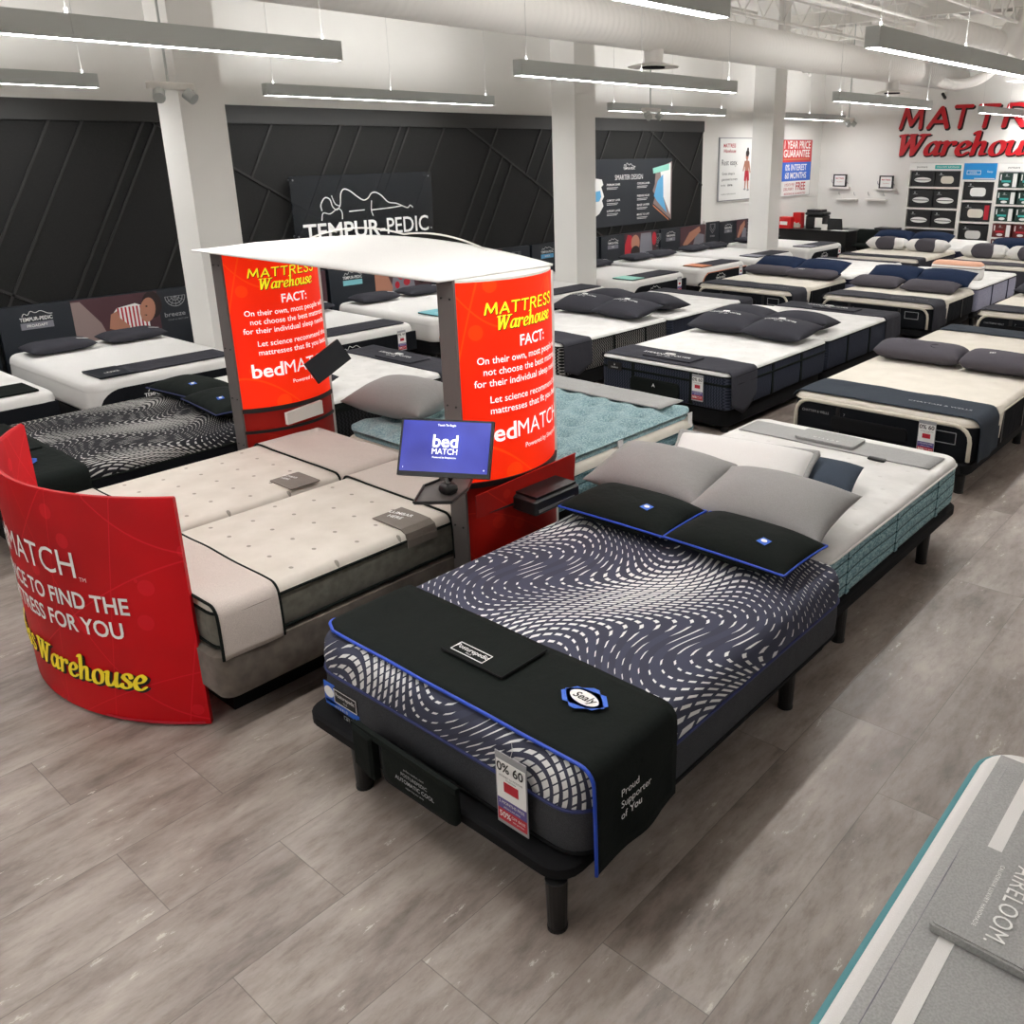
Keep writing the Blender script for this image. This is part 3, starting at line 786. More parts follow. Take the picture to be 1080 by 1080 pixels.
# foot face details
ff = plane_fn((-h - .004, 0, 0), NY, PZ)
def sh(fn, a, b_): return lambda u, v, l=0: fn(u + a, v + b_, l)
# local u = -y
g0 = sh(lambda u, v, l=0: ff(u * .9, v * .9, l), -.64, .10)
poly_obj('label_blue', [rect(-.13, .13, -.065, -.035), rect(-.135, -.05, -.05, .06)], g0, 'blue_print', F1, .002)
poly_obj('label_black', [rect(-.055, .125, -.028, .05)], g0, 'black_print', F1, .003, .001)
poly_obj('label_oval', [ell(-.095, .01, .036, .03)], g0, 'white_print', F1, .002, .002)
multi_text('label_lettering', [('Posturepedic', .028, (.035, .02), dict(bold=.01)), ('PLUS', .014, (.035, -.008), {}), ('HYBRID', .02, (.0, -.05), dict(space=1.6))], g0, 'white_print', F1, .006)
poly_obj('label_frame', ribbon([(-.05, -.025), (.12, -.025), (.12, .045), (-.05, .045), (-.05, -.025)], .003), g0, 'white_print', F1, .001, .0045)
for du in (.03, .085): poly_obj('small_badge', ribbon([(du - .02, -.115), (du + .02, -.115), (du + .02, -.08), (du - .02, -.08), (du - .02, -.115)], .003) + [ell(du, -.097, .01, .008, 0, 8)], g0, 'soft_print', F1, .001, .002)
# black pouch hanging at the foot
pouch = empty('handle_pouch', (1.70, 2.33, .205), 'black fabric pouch with strap hanging at the foot of the front bed', 'pouch')
def pf(u, v, l=0): return Vector((-l, -u, v))
g = Geo()
g.loft([[(x, y, z) for (y, z, _) in rrect(-.27 + i, .16 - i, .02 + i, .19 - i, .03, 0, 4)] for x, i in ((.0, 0), (-.015, 0), (-.026, .01), (-.03, .04))]); g.mk('pouch_body', 'black_fabric', pouch, True)
g = Geo()
for k, (y, z, r_) in enumerate(((.24, .24, 0), (.2, .27, 0), (.1, .2, 0))): pass
g.loft([[(x, y + sk, z) for (y, z, sk) in [(.32 - i, .03 + i, 0), (.32 - i, .215 - i, 0), (.20 + i, .20 - i, 0), (.20 + i, .0 + i, 0)]] for x, i in ((.0, 0), (-.03, 0), (-.04, .012))]); g.mk('strap_flap', 'black_fabric', pouch, False)
poly_obj('top_strap', [[(-.33, .19), (-.33, .22), (.28, .205), (.28, .18)]], pf, 'black_fabric', pouch, .018, .01)
multi_text('lettering', [('perfect comfort, meet', .013, (.05, .152), {}), ('POSTUREPEDIC', .022, (.05, .126), {}), ('AUTOMATIC COOL', .025, (.05, .097), dict(bold=.01)), ('supporting your sleep', .012, (.05, .073), {})], pf, 'soft_print', pouch, .033)
hang_tag((1.755, 1.845, .60), NY, 'red and white sale card hanging at the foot of the front navy mattress', 1.0)
# black cover with blue edge
c = cover(F1, -.965, -.49, w_, H, .05, .40, 'black_fabric', 'black foot cover with bright blue edge on the navy front mattress', piping=('blue_piping', 1), r=.06, off=.012, slant=-.1, wr=.006, hl=h)
ct = plane_fn((0, 0, H + .03), NY, PX)
pad = sh(ct, .05, -.70)
g = Geo(); g.loft([[(p[0], p[1], z) for p in rrect(-.78, -.53, -.17, .17, .012, 0, 3)] for z in (H + .016, H + .03)]); g.mk('pocket', 'black_fabric', c, True, .6)
g = Geo(); g.tube([(-.785, .17, H + .031), (-.785, -.172, H + .031), (-.53, -.172, H + .031)], .004, 5); g.mk('pocket_edge', 'black_matte', c)
b1 = sh(plane_fn((0, 0, H + .032), NY, PX), -.05, -.735)
poly_obj('label_frame', ribbon([(-.09, -.027), (.09, -.027), (.09, .032), (-.09, .032), (-.09, -.027)], .004), b1, 'white_print', c, .001)
multi_text('label_lettering', [('Posturepedic', .034, (0, .008), dict(bold=.012)), ('PLUS', .014, (0, -.015), {})], b1, 'white_print', c, .0015)
emblem(c, sh(plane_fn((0, 0, H + .028), NY, PX), .50, -.685), .115)
fl = plane_fn((0, -w_ - .032, 0), PX, PZ)
multi_text('flap_lettering', [('Proud', .042, (-.85, .225), dict(align='LEFT')), ('Supporter', .042, (-.85, .178), dict(align='LEFT')), ('of', .042, (-.85, .131), dict(align='LEFT')), ('You', .042, (-.80, .131), dict(align='LEFT', bold=.018))], fl, 'white_print', c, .004)
# pillows on the front bed
def logo_pillow(x, y, z, label, rz=0, ry=0, rx=0, pip='blue_piping'):
    o = pillow(x, y, z, .68, .42, .17, 'black_fabric', label, 'black pillows on the navy wave mattresses', rz=rz, rx=rx, ry=ry, piping=pip, pinch=.03)
    f = on_top(o, .68, .42, .17, -.16, -.09)
    poly_obj('emblem_blue', [[(-.032, -.02), (-.018, .026), (.03, .02), (.02, -.028)]], f, 'blue_print', o, .001); poly_obj('emblem_oval', [ell(0, 0, .016, .012)], f, 'white_print', o, .001, .0015)
    return o
logo_pillow(3.53, 2.68, .64, 'black pillow with blue piping on the navy mattress, the one nearer the red tower', rz=.03)
logo_pillow(3.54, 1.99, .64, 'black pillow with blue piping on the navy mattress, the one nearer the right aisle', rz=-.02)

# ------------------------------------------------------------------ teal bed behind it
bed_base(3.80, 5.86, 1.665, 3.2, '+X', 'black bed base under the teal-sided white mattress', .19, .28, legs=[(-.54, .72), (-.54, -.6), (.7, .72), (.7, -.6)])
T1, h, w_, H = mattress(3.83, 5.87, 1.69, 3.22, .28, .60, '+X', 'white mattress with teal quilted sides, head to head with the navy front mattress', 'quilt_white', 'teal_side', 'white_fabric', .045, .035, .11, straps=(-.62, .05, .72), strap_mat='teal_side')
c = cover(T1, -h + .14, -h + .42, w_, H, -.001, -.001, 'grey_cover', 'thin grey runner across the foot of the teal-sided white mattress', wr=.003, name='foot_runner')
g = Geo(); g.loft([rrect(-.87, -.65, -.28, .16, .02, H + .018, 3), rrect(-.87, -.65, -.28, .16, .02, H + .034, 3)]); g.mk('pocket', 'grey_cover', c)
multi_text('lettering', [('A U S T I N', .03, (0, 0), dict(space=1.3))], plane_fn((-.70, -.06, H + .036), (0, -1, 0), (1, 0, 0)), 'white_print', c)
o = tag(box_obj('remote_control', 5.40, 5.44, 2.03, 2.15, .606, .626, 'black', None, .006), 'small black remote control lying on the teal-sided white mattress', 'remote control')
pillow(4.07, 2.86, .615, .80, .50, .27, 'grey_pillow', 'large grey pillow behind the black pillows, the one nearer the red tower', 'grey pillows on the teal-sided mattress', rz=.06, ry=-.22, pinch=.08, p=2.0)
pillow(4.04, 2.10, .615, .80, .52, .28, 'grey_pillow', 'large grey pillow behind the black pillows, the one nearer the right aisle', 'grey pillows on the teal-sided mattress', rz=.02, ry=-.2, pinch=.08, p=2.0)
o = pillow(4.46, 2.56, .66, .88, .38, .22, 'white_fabric', 'quilted white pillow with grey mesh edge leaning behind the grey pillows', 'other pillows on the teal-sided mattress', rz=.16, ry=-.58, p=3.0)
g = Geo(); v, f, rim = pillow_mesh(.88, .38, .22, 'x', 3.0); g.tube(rim, .022, 8, False); g.mk('mesh_border', 'grey_cover', o, True)
pillow(4.66, 2.22, .615, .62, .34, .18, 'slate', 'slate blue pillow half hidden behind the quilted white pillow', 'other pillows on the teal-sided mattress', rz=.2, ry=-.3)

# ------------------------------------------------------------------ test bed (two mattresses), curved banner, towers, canopy
bb = empty('bed_base', (2.505, 4.5, 0), 'taupe suede upholstered base under the two ivory test mattresses', 'bed base')
g = Geo(); g.loft([rrect(-.92, .93, -1.0, 1.0, .06, .2, 4), rrect(-.94, .95, -1.02, 1.02, .08, .23, 4), rrect(-.94, .95, -1.02, 1.02, .08, .42, 4), rrect(-.92, .93, -1.0, 1.0, .06, .43, 4)]); g.mk('upholstered_frame', 'suede', bb, True, .8)
g = Geo()
for y in (-.6, .6): g.box(-.8, .85, y - .2, y + .2, 0, .2)
g.mk('plinth', 'black_matte', bb)
mk('clip', *boxgeo(-.3, -.26, -1.026, -1.015, .2, .235), 'black', bb)
for yy, which, dl, dr in ((3.49, 'nearer the camera side', .04, .26), (4.51, 'farther, by the far tower', .26, .04)):
    o, h, w_, H = mattress(1.60, 3.42, yy, yy + .98, .43, .665, '-X', 'ivory tufted test mattress with grey sides, the one ' + which, 'quilt_match', 'side_taupe', 'black_fabric', .045, .05, .10, group='test mattresses')
    g = Geo(); p = rrect(-h - .002, h + .002, -w_ - .002, w_ + .002, .1, .02, 6); g.tube(p + [p[0]], .007, 6, False); g.mk('lower_piping', 'black_fabric', o, True)
    cover(o, -h - .01, -.62, w_, H, dl, dr if yy < 4 else .03, 'beige', 'beige foot cover with black edge on the test mattress ' + which, piping=('black_fabric', 2), r=.055, wr=.007, group='beige protective covers')
    cover(o, .44, h + .01, w_, H, dl, dr if yy < 4 else .03, 'beige', 'beige head cover with black edge on the test mattress ' + which, piping=('black_fabric', 1), r=.055, wr=.007, group='beige protective covers', name='head_cover')
    if yy < 4:
        lb = empty('lumbar_label', (2.74, 3.62, .672), 'grey fabric label reading lumbar here, draped on the near test mattress edge', 'label', 'lumbar labels')
        g = Geo(); vs = []; path = [(.15, .004), (.0, .006), (-.09, .003), (-.128, -.015), (-.14, -.05), (-.142, -.09)]
        for x in (-.1, .1):
            for y, z in path: vs.append((x, y, z))
        n = len(path); g.add(vs, [(i, i + 1, n + i + 1, n + i) for i in range(n - 1)][::1]); a = g.mk('cloth', 'taupe_label', lb); md = a.modifiers.new('t', 'SOLIDIFY'); md.thickness = .004; md.offset = 0
        multi_text('lettering', [('LUMBAR', .042, (0, .03), dict(bold=.01)), ('HERE', .042, (0, -.02), dict(bold=.01))], plane_fn((0, .06, .009), (.2, -.98, 0), (.98, .2, 0)), 'white_print', lb)
    else:
        lb = empty('lumbar_label', (2.71, 4.62, .672), 'grey fabric label lying on the far test mattress by the middle seam', 'label', 'lumbar labels')
        g = Geo(); g.loft([rrect(-.1, .1, -.12, .12, .01, 0, 2), rrect(-.1, .1, -.12, .12, .01, .005, 2)]); a = g.mk('cloth', 'taupe_label', lb)
        multi_text('lettering', [('LUMBAR', .03, (-.07, .03), {}), ('HERE', .03, (-.07, -.01), {})], plane_fn((0, .0, .006), (.2, -.98, 0), (.98, .2, 0)), 'white_print', lb)
# curved red banner round the foot of the test bed
bn = empty('curved_banner', (1.23, 4.55, 0), 'tall curved red banner wrapped round the foot of the test bed', 'banner')
BC, BR = (2.466 - 1.23, 0), 1.256
def bf(u, v, l=0): a = u / BR; return Vector((BC[0] - (BR + l) * cos(a), BC[1] - (BR + l) * sin(a), v))
g = Geo(); n = 48; T = .975; lo = []
sec = [(.0, .012), (.012, .0), (-.012, .0), (-.03, .012), (-.03, 1.145), (-.016, 1.158), (-.004, 1.156), (0, 1.145)]
for i in range(n + 1): u = -T + 2 * T * i / n; lo.append([bf(u, z, l) for l, z in sec[3:] + sec[0:1]])
g.loft(lo); g.mk('banner_panel', 'banner_red', bn, True, .9)
g = Geo(); g.loft([[bf(u, z, l) for l, z in ((.004, .02), (.008, .02), (.008, .03), (.004, .03))] for u in [.45 + .5 * i / 16 for i in range(17)]]); g.mk('lower_seam', 'red_print', bn)
multi_text('white_lettering', [('bed', .19, (-.315, .80), dict(bold=.022)), ('MATCH', .185, (.14, .80), {'fit': .60}), ('TM', .03, (.475, .74), {}), ('USES SCIENCE TO FIND THE', .118, (0, .622), dict(bold=.02, fit=1.38)), ('BEST MATTRESS FOR YOU', .118, (0, .495), dict(bold=.02, fit=1.28))], bf, 'white_print', bn, .005)
serif_word('wordmark_shadow', 'MATTRESS', .095, bf, 'black_print', bn, at=(-.392, .197), fit=.66, lift=.003)
serif_word('wordmark', 'MATTRESS', .095, bf, 'yellow_print', bn, at=(-.40, .205), fit=.66, lift=.007, fat=.85)
serif_word('wordmark_shadow', 'Warehouse', .125, bf, 'black_print', bn, at=(.342, .188), fit=.76, lift=.003, fat=1.1)
serif_word('wordmark', 'Warehouse', .125, bf, 'yellow_print', bn, at=(.333, .197), fit=.76, lift=.006, fat=.85)

def tower(x, y, label, printer):
    """display tower; (x, y) is the foot of its grey end post"""
    o = empty('display_tower', (x, y, 0), label, 'display tower', 'red display towers')
    ch, R_ = .71, .566; cx = .10 + ch / 2; cyy = .441 + .0      # circle centre, local
    def af(u, v, l=0): a = u / R_; return Vector((cx + (R_ + l) * sin(a), cyy - (R_ + l) * cos(a), v))
    TU = .3835
    # grey end post with bolt holes
    g = Geo(); g.box(.088, .102, -.004, .12, 0, 1.955); g.mk('post', 'grey_metal', o)
    def bm():
        g = Geo(); g.tube([(-.004, 0, 0), (.002, 0, 0)], .006, 10); return mesh('bolt', g.v, g.f, 'black')
    for z in (1.86, 1.30, .95, .62, .3):
        for yy in (.025, .09): link('bolt', cmesh('bolt', bm), o, (.088, yy, z))
    g = Geo(); g.loft([[af(u, z, l) for l, z in ((-.02, .88), (0, .88), (0, 1.94), (-.02, 1.94))] for u in [-TU + 2 * TU * i / 24 for i in range(25)]]); g.mk('backlit_graphic', 'backlit_red', o, True, .9)
    g = Geo(); g.loft([[af(u, z, l) for l, z in ((-.02, .85), (.012, .85), (.012, .88), (-.02, .88))] for u in [-TU + 2 * TU * i / 24 for i in range(25)]])
    g.mk('black_rail', 'black', o, True, .9)
    g = Geo(); g.loft([[af(u, z, l) for l, z in ((-.02, .0), (.004, .0), (.004, .03), (-.02, .03))] for u in [-TU + 2 * TU * i / 24 for i in range(25)]]); g.mk('base_rail', 'black', o, True, .9)
    g = Geo(); g.loft([[af(u, z, l) for l, z in ((-.02, .03), (0, .03), (0, .85), (-.02, .85))] for u in [-TU + 2 * TU * i / 24 for i in range(25)]]); g.mk('lower_panel', 'panel_red', o, True, .9)
    g = Geo(); g.box(.102, .83, .11, .12, 0, 1.94); g.box(.80, .83, .0, .12, 0, 1.93); g.mk('back_panel', 'white', o)
    g = Geo(); top = [tuple(af(-TU + 2 * TU * i / 24, 0)) for i in range(25)]
    poly = [(p[0], p[1]) for p in top] + [(.83, .12), (.09, .12), (.09, 0)]
    g.prism(poly, lambda u, v, w_: (u, v, w_), .012)
    g.v = [(a, b_, c + 1.94) for a, b_, c in g.v]; g.mk('top_cap', 'white', o)
    L_ = lambda u, v, l=0: af(u, v, l)
    serif_word('wordmark_shadow', 'MATTRESS', .066, L_, 'black_print', o, at=(.034, 1.765), fit=.54, lift=.001, t=.001)
    serif_word('wordmark', 'MATTRESS', .066, L_, 'yellow_glow', o, at=(.03, 1.769), fit=.54, lift=.004, t=.001, fat=.85)
    serif_word('wordmark_shadow', 'Warehouse', .072, L_, 'black_print', o, at=(.045, 1.688), fit=.43, lift=.001, t=.001, fat=1.0)
    serif_word('wordmark', 'Warehouse', .072, L_, 'yellow_glow', o, at=(.041, 1.692), fit=.43, lift=.004, t=.001, fat=.8)
    multi_text('white_lettering', [('FACT:', .082, (.07, 1.615), dict(bold=.03)),
        ('On their own, most people will', .053, (.04, 1.535), dict(bold=.008, fit=.66)), ('not choose the best mattress', .053, (.05, 1.475), dict(bold=.008, fit=.62)), ('for their individual sleep needs.', .053, (.03, 1.415), dict(bold=.008, fit=.68)),
        ('Let science recommend the', .053, (.07, 1.325), dict(bold=.008, fit=.60)), ('mattresses that fit you best.', .053, (.07, 1.265), dict(bold=.008, fit=.60)),
        ('bed', .135, (-.185, 1.135), dict(bold=.025, fit=.21)), ('MATCH', .13, (.14, 1.135), dict(fit=.42)), ('Powered by SleeptoLive', .038, (.17, 1.035), dict(bold=.004, fit=.38))], L_, 'white_glow', o, .005)
    return o, af
t2, af = tower(2.86, 3.36, 'red display tower with grey post between the navy front bed and the test bed', True)
# flared tray plate with printer
tl = lambda u, v, l=0: Vector((u, -.145 - l, v))
g = Geo(); g.prism([(.03, .74), (.80, .69), (.82, .89), (.03, .865)], tl, .008); g.mk('tray_plate', 'panel_red', t2)
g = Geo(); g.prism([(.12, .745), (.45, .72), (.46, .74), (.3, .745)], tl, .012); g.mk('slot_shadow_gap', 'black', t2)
pr_ = empty('printer', (3.35, 3.18, .70), 'small black printer sticking out of the near red tower', 'printer')
box_obj('printer_body', -.19, .17, -.14, .04, 0, .09, 'black', pr_, .012); box_obj('paper_cover', -.17, .15, -.13, .03, .092, .105, 'black_metal', pr_); box_obj('output_slot', -.17, .12, -.146, -.138, .02, .035, 'steel', pr_)
t1, af = tower(2.88, 5.64, 'red display tower with grey post on the far side of the test bed', False)
g = Geo(); g.loft([[af(u, z, l) for l, z in ((-.0, .70), (.01, .70), (.01, .72), (-.0, .72))] for u in [-.3835 + 2 * .3835 * i / 24 for i in range(25)]]); g.mk('lower_rail', 'black', t1, True, .9)
g = Geo(); g.prism([(.33, .745), (.62, .765), (.62, .86), (.33, .83)], lambda u, v, w_: (u, -.14 - w_, v), .03); g.mk('paper_holder', 'white', t1)
# canopy
cn = empty('canopy', (3.2, 4.6, 1.95), 'white arched fabric canopy stretched between the two red towers', 'canopy')
g = Geo(); n, k_ = 28, 10; vs = []
for i in range(n + 1):
    t = i / n
    for j in range(k_ + 1):
        s = j / k_
        y = 5.78 + (3.36 - 5.78) * t
        xf = 2.86 + .0 * t; xb = 3.66 + .03 * t
        arch = 4 * t * (1 - t)
        x = xf + (xb - xf) * s - .1 * arch * (1 - abs(2 * s - 1)) * (1 if s < .5 else 0)
        z = 1.965 + (.04 + .06 * arch) * 0 + arch * .085 * sin(s * pi / 2) ** 1.0 * (1 if True else 0) + .012 * (1 - abs(2 * s - 1))
        if t < .02 or t > .98: z = 1.965
        vs.append((x - 3.2, y - 4.6, z - 1.95))
fs = [(i * (k_ + 1) + j, (i + 1) * (k_ + 1) + j, (i + 1) * (k_ + 1) + j + 1, i * (k_ + 1) + j + 1) for i in range(n) for j in range(k_)]
a = mk('canopy_sail', vs, fs, 'white_fabric', cn, True); md = a.modifiers.new('t', 'SOLIDIFY'); md.thickness = .012
g = Geo()
for (ya, za), (yb, zb), hh in (((5.55, 2.0), (4.55, 2.07), .05), ((4.55, 2.07), (3.75, 2.0), .045)):
    g.tube([(3.62 - 3.2, ya + (yb - ya) * i / 14 - 4.6, za + (zb - za) * i / 14 + hh * 4 * (i / 14) * (1 - i / 14) - 1.95) for i in range(15)], .006, 6)
g.mk('hoop_rod', 'white', cn, True)

# monitor on the near tower, with its bracket shelf and scanner
ux = Vector((.502, -.865, 0)); up = Vector((.112, .056, .24)).normalized()
up = (up - ux * up.dot(ux)).normalized()
mo = empty('monitor', (2.86, 3.33, 1.1), 'flat monitor with blue bedMATCH screen mounted on the near red tower', 'monitor')
mc = Vector((2.622, 3.108, 1.222)) - Vector(mo.location)
MF = lambda u, v, l=0: mc + ux * u + up * v + ux.cross(up) * l
poly_obj('monitor_case', [rect(-.228, .228, -.14, .137)], MF, 'black', mo, .026, -.026)
sc_ = poly_obj('screen', [rect(-.217, .217, -.118, .127)], MF, 'screen', mo, .002, .0)
multi_text('screen_lettering', [('Touch To Begin', .014, (0, .108), dict(bold=.01)), ('bed', .085, (0, .028), dict(bold=.03, fit=.125)), ('MATCH', .04, (0, -.02), {'fit': .125}), ('Powered by SleeptoLive', .012, (0, -.048), dict(bold=.005)), ('i', .014, (-.2, -.1), {}), ('o', .014, (.2, -.1), {})], MF, 'screen_white', mo, .003)
g = Geo(); g.tube([tuple(MF(0, 0, -.03)), tuple(MF(.05, -.02, -.1)), (0, .03, .08)], .022, 10); g.mk('arm', 'black_metal', mo, True)
g = Geo()
g.tube(smooth_path([tuple(MF(-.06, -.13, -.02)), (-.19, -.17, -.05), (-.13, -.12, -.1), (-.03, -.05, -.07), (0, 0, -.02)], 6), .005, 6)
g.tube(smooth_path([tuple(MF(.05, -.13, -.02)), (-.05, -.14, -.03), (-.02, -.06, -.05), (.01, -.01, .02)], 6), .004, 6); g.mk('cable', 'black_matte', mo, True)
bk = empty('bracket_shelf', (2.945, 3.40, .93), 'small grey folded shelf bracket under the monitor on the near tower', 'shelf')
P_ = [(-.30, -.13), (-.14, .02), (.0, .06), (.03, -.1), (-.03, -.2), (-.2, -.29)]
g = Geo(); g.prism([(-.43, -.16), (-.25, -.02), (.0, -.01), (.0, -.12), (-.14, -.23), (-.31, -.30)][::-1], lambda u, v, w_: (u, v, w_), .006); g.mk('shelf_plate', 'grey_metal', bk)
q = [(-.43, -.16), (-.25, -.02), (.0, -.01)]; q2 = [(-.43, -.16), (-.31, -.30), (-.14, -.23), (.0, -.12)]
g = Geo(); g.tube([(a, b_, .012) for a, b_ in q], .007, 6); g.tube([(a, b_, .012) for a, b_ in q2], .007, 6); g.mk('shelf_lip', 'black_metal', bk)
g = Geo(); g.box(-.14, -.0, -.03, -.01, .006, .17); g.mk('shelf_upright', 'grey_metal', bk)
sn = empty('barcode_scanner', (2.72, 3.22, .938), 'small black hand scanner resting on the shelf under the monitor', 'scanner')
g = Geo(); g.loft([rrect(-.035 * k, .035 * k, -.04 * k, .04 * k, .015, z, 4) for z, k in ((0, .9), (.015, 1.05), (.035, 1), (.05, .7))]); g.mk('scanner_body', 'black', sn, True)
g = Geo(); g.tube([(0, 0, .045), (.0, .01, .08)], .01, 8); g.mk('scanner_tip', 'steel', sn)
# second monitor, dark, on the far tower
m2 = empty('monitor', (3.55, 5.5, 1.1), 'dark switched-off monitor mounted on the far red tower', 'monitor')
u2 = Vector((.326, .02, -.0)).normalized()
def mf2(u, v, l=0):
    c_ = Vector((3.508 - 3.55, 5.35 - 5.5, 1.164 - 1.1)); a_ = Vector((.88, -.1, .46)).normalized(); b_ = Vector((-.40, .2, .88)); b_ = (b_ - a_ * b_.dot(a_)).normalized()
    return c_ + a_ * u + b_ * v + a_.cross(b_) * l
poly_obj('monitor_case', [rect(-.15, .15, -.085, .085)], mf2, 'black', m2, .02, -.02)
poly_obj('screen', [rect(-.142, .142, -.077, .077)], mf2, 'navy_board', m2, .002)
g = Geo(); g.tube([tuple(mf2(0, 0, -.02)), (0.0, .0, .05), (.0, .06, .05)], .02, 8); g.mk('arm', 'black_metal', m2)

# ------------------------------------------------------------------ teal pillow-top bed
bed_base(3.66, 5.64, 3.70, 5.46, '+X', 'black bed base under the teal tufted pillow-top mattress', .14, .27)
B2, h, w_, H = mattress(3.64, 5.68, 3.66, 5.48, .27, .56, '+X', 'teal-sided mattress with cream layer under a teal tufted topper, behind the near red tower', 'cream_top', 'teal_side', 'teal_side', .07, .05, .11)
tp = empty('mattress_topper', (4.66, 4.57, .56), 'teal tufted topper with rounded edge strapped on the cream layer', 'mattress topper', None, pi)
hh, ww = 1.0, .89; nx, ny = 72, 60; vs = []; fs = []
def top_z(x, y):
    ex = max(0, abs(x) / hh) ; ey = max(0, abs(y) / ww)
    edge = (max(0, 1 - ex ** 14) * max(0, 1 - ey ** 12)) ** .5
    t = 0
    i = round(x / .24); sx = i * .24; j = round((y - (.12 if i % 2 else 0)) / .24); sy = j * .24 + (.12 if i % 2 else 0)
    d = math.hypot(x - sx, y - sy); t = -.055 * math.exp(-(d / .05) ** 2) - .03 * math.exp(-(d / .11) ** 2)
    return .055 + edge * (.075 + t + .008 * noise.noise(Vector((x * 4, y * 4, 0))))
for i in range(nx + 1):
    for j in range(ny + 1):
        x = hh * sin((i / nx * 2 - 1) * pi / 2) * .35 + hh * (i / nx * 2 - 1) * .65; y = ww * sin((j / ny * 2 - 1) * pi / 2) * .35 + ww * (j / ny * 2 - 1) * .65
        r_ = .12; cx_, cy_ = max(0, abs(x) - (hh - r_)), max(0, abs(y) - (ww - r_)); d = math.hypot(cx_, cy_)
        xx, yy = x, y
        if d > r_: k_ = r_ / d; xx = math.copysign(hh - r_ + cx_ * k_, x); yy = math.copysign(ww - r_ + cy_ * k_, y)
        vs.append((xx, yy, top_z(x, y)))
N = len(vs); vs += [(x, y, max(0.0, .03 - .02 * ((abs(x) / hh) ** 14 + (abs(y) / ww) ** 12 < .5))) for x, y, z in vs]
vs[N:] = [(x * .985, y * .98, .004) for x, y, z in vs[N:]]
for i in range(nx):
    for j in range(ny):
        a = i * (ny + 1) + j; fs.append((a, a + ny + 1, a + ny + 2, a + 1)); fs.append((N + a, N + a + 1, N + a + ny + 2, N + a + ny + 1))
rim = [i * (ny + 1) for i in range(nx + 1)] + [nx * (ny + 1) + j for j in range(1, ny + 1)] + [i * (ny + 1) + ny for i in range(nx - 1, -1, -1)] + [j for j in range(ny - 1, 0, -1)]
for a, b_ in zip(rim, rim[1:] + rim[:1]): fs.append((a, b_, N + b_, N + a))
mk('topper_pad', vs, fs, 'teal_top', tp, True)
g = Geo()
for x in (-.93, -.05): g.add([(x - .03, ww * .99 + .012, .05), (x + .03, ww * .99 + .012, .05), (x + .035, ww + .022, -.07), (x - .005, ww + .022, -.07)], [(0, 1, 2, 3)])
a = g.mk('corner_strap', 'white_fabric', tp); md = a.modifiers.new('t', 'SOLIDIFY'); md.thickness = .006
c = empty('foot_cover', (4.66, 4.57, .672), 'grey cover with stitched pocket along the foot of the teal pillow-top bed', 'mattress cover', 'foot covers on the beds', pi)
me, v, n, nx_ = drape_mesh('cloth', -.97, -.66, .86, .005, -.001, .02, 'grey_cover', wr=.004, r=.03)
a = link('cloth', me, c); md = a.modifiers.new('t', 'SOLIDIFY'); md.thickness = .008
pillow(4.05, 5.22, .675, .80, .54, .28, 'grey_pillow', 'plump grey pillow lying behind the blue monitor on the teal tufted bed', 'grey pillows on the teal tufted bed', rz=.12, ry=-.1, pinch=.08, p=2.2)
pillow(3.98, 4.30, .675, .76, .46, .15, 'grey_pillow', 'grey pillow mostly hidden behind the near red tower', 'grey pillows on the teal tufted bed', rz=-.05, pinch=.08, p=2.2)

# ------------------------------------------------------------------ generic bed kinds
def logo3(parent, F, s=1.0, words=('STEARNS & FOSTER',)):
    g = Geo()
    for p in [ell(0, .045 * s, .035 * s, .012 * s), ell(-.02 * s, .035 * s, .016 * s, .02 * s, .5), ell(.02 * s, .035 * s, .016 * s, .02 * s, -.5)]: g.prism(p, lambda u, v, w_: F(u, v, w_), .002)
    v, f = text_geo(words[0], .04 * s, .01); g.add([F(a, b_, .002) for a, b_ in v], f)
    v, f = text_geo('EST. 1846', .024 * s, .0); g.add([F(a, b_ - .04 * s, .002) for a, b_ in v], f)
    g.mk('logo', 'white_print', parent)
def dark_pillow(x, y, z, label, group, rz=0, ry=0, logo=True, w_=.74, d=.52, mat='charcoal', h_=.22, fl=False):
    o = pillow(x, y, z, w_, d, h_, mat, label, group, rz=rz, ry=ry, pinch=.07, p=2.1)
    if logo: logo3(o, on_top(o, w_, d, h_, .0, -.02, p=2.1), 1.1)
    return o
# Stearns style pair
bed_base(6.90, 8.86, 4.13, 5.60, '-X', 'black box base under the dark diamond-sided mattress with four pillows', .06, .24, legs=[], mat='black_matte')
S1, h, w_, H = mattress(6.86, 8.88, 4.09, 5.62, .24, .60, '-X', 'white-topped mattress with dark diamond-quilted sides, charcoal cover draped at its corner', 'quilt_white', 'stearns_side', 'black_fabric', .035, .03, .09, straps=(-.75, -.2, .4), group='diamond-sided mattresses')
g = Geo(); p = rrect(-h - .002, h + .002, -w_ - .002, w_ + .002, .09, H - .115, 6); g.tube(p + [p[0]], .012, 6, False); g.mk('middle_piping', 'black_fabric', S1, True)
ff = plane_fn((-h - .012, 0, 0), NY, PZ)
poly_obj('label_black', [rect(-.66, -.48, .22, .30)], ff, 'black_print', S1, .003); multi_text('label_lettering', [('STEARNS', .022, (-.57, .245), {}), ('&', .03, (-.57, .275), {})], ff, 'white_print', S1, .0045)
g = Geo(); g.loft([[(x, -u, z) for (u, z, _) in rrect(-.36 + i, .22 - i, .04 + i, .19 - i, .04, 0, 4)] for x, i in ((-h - .005, 0), (-h - .03, 0), (-h - .035, .015))]); g.mk('handle_pouch', 'black_fabric', S1)
poly_obj('pouch_emblem', [[(-.09, .12), (-.07, .16), (-.05, .12), (-.07, .135)]], sh(ff, 0, 0), 'white_print', S1, .001, .026)
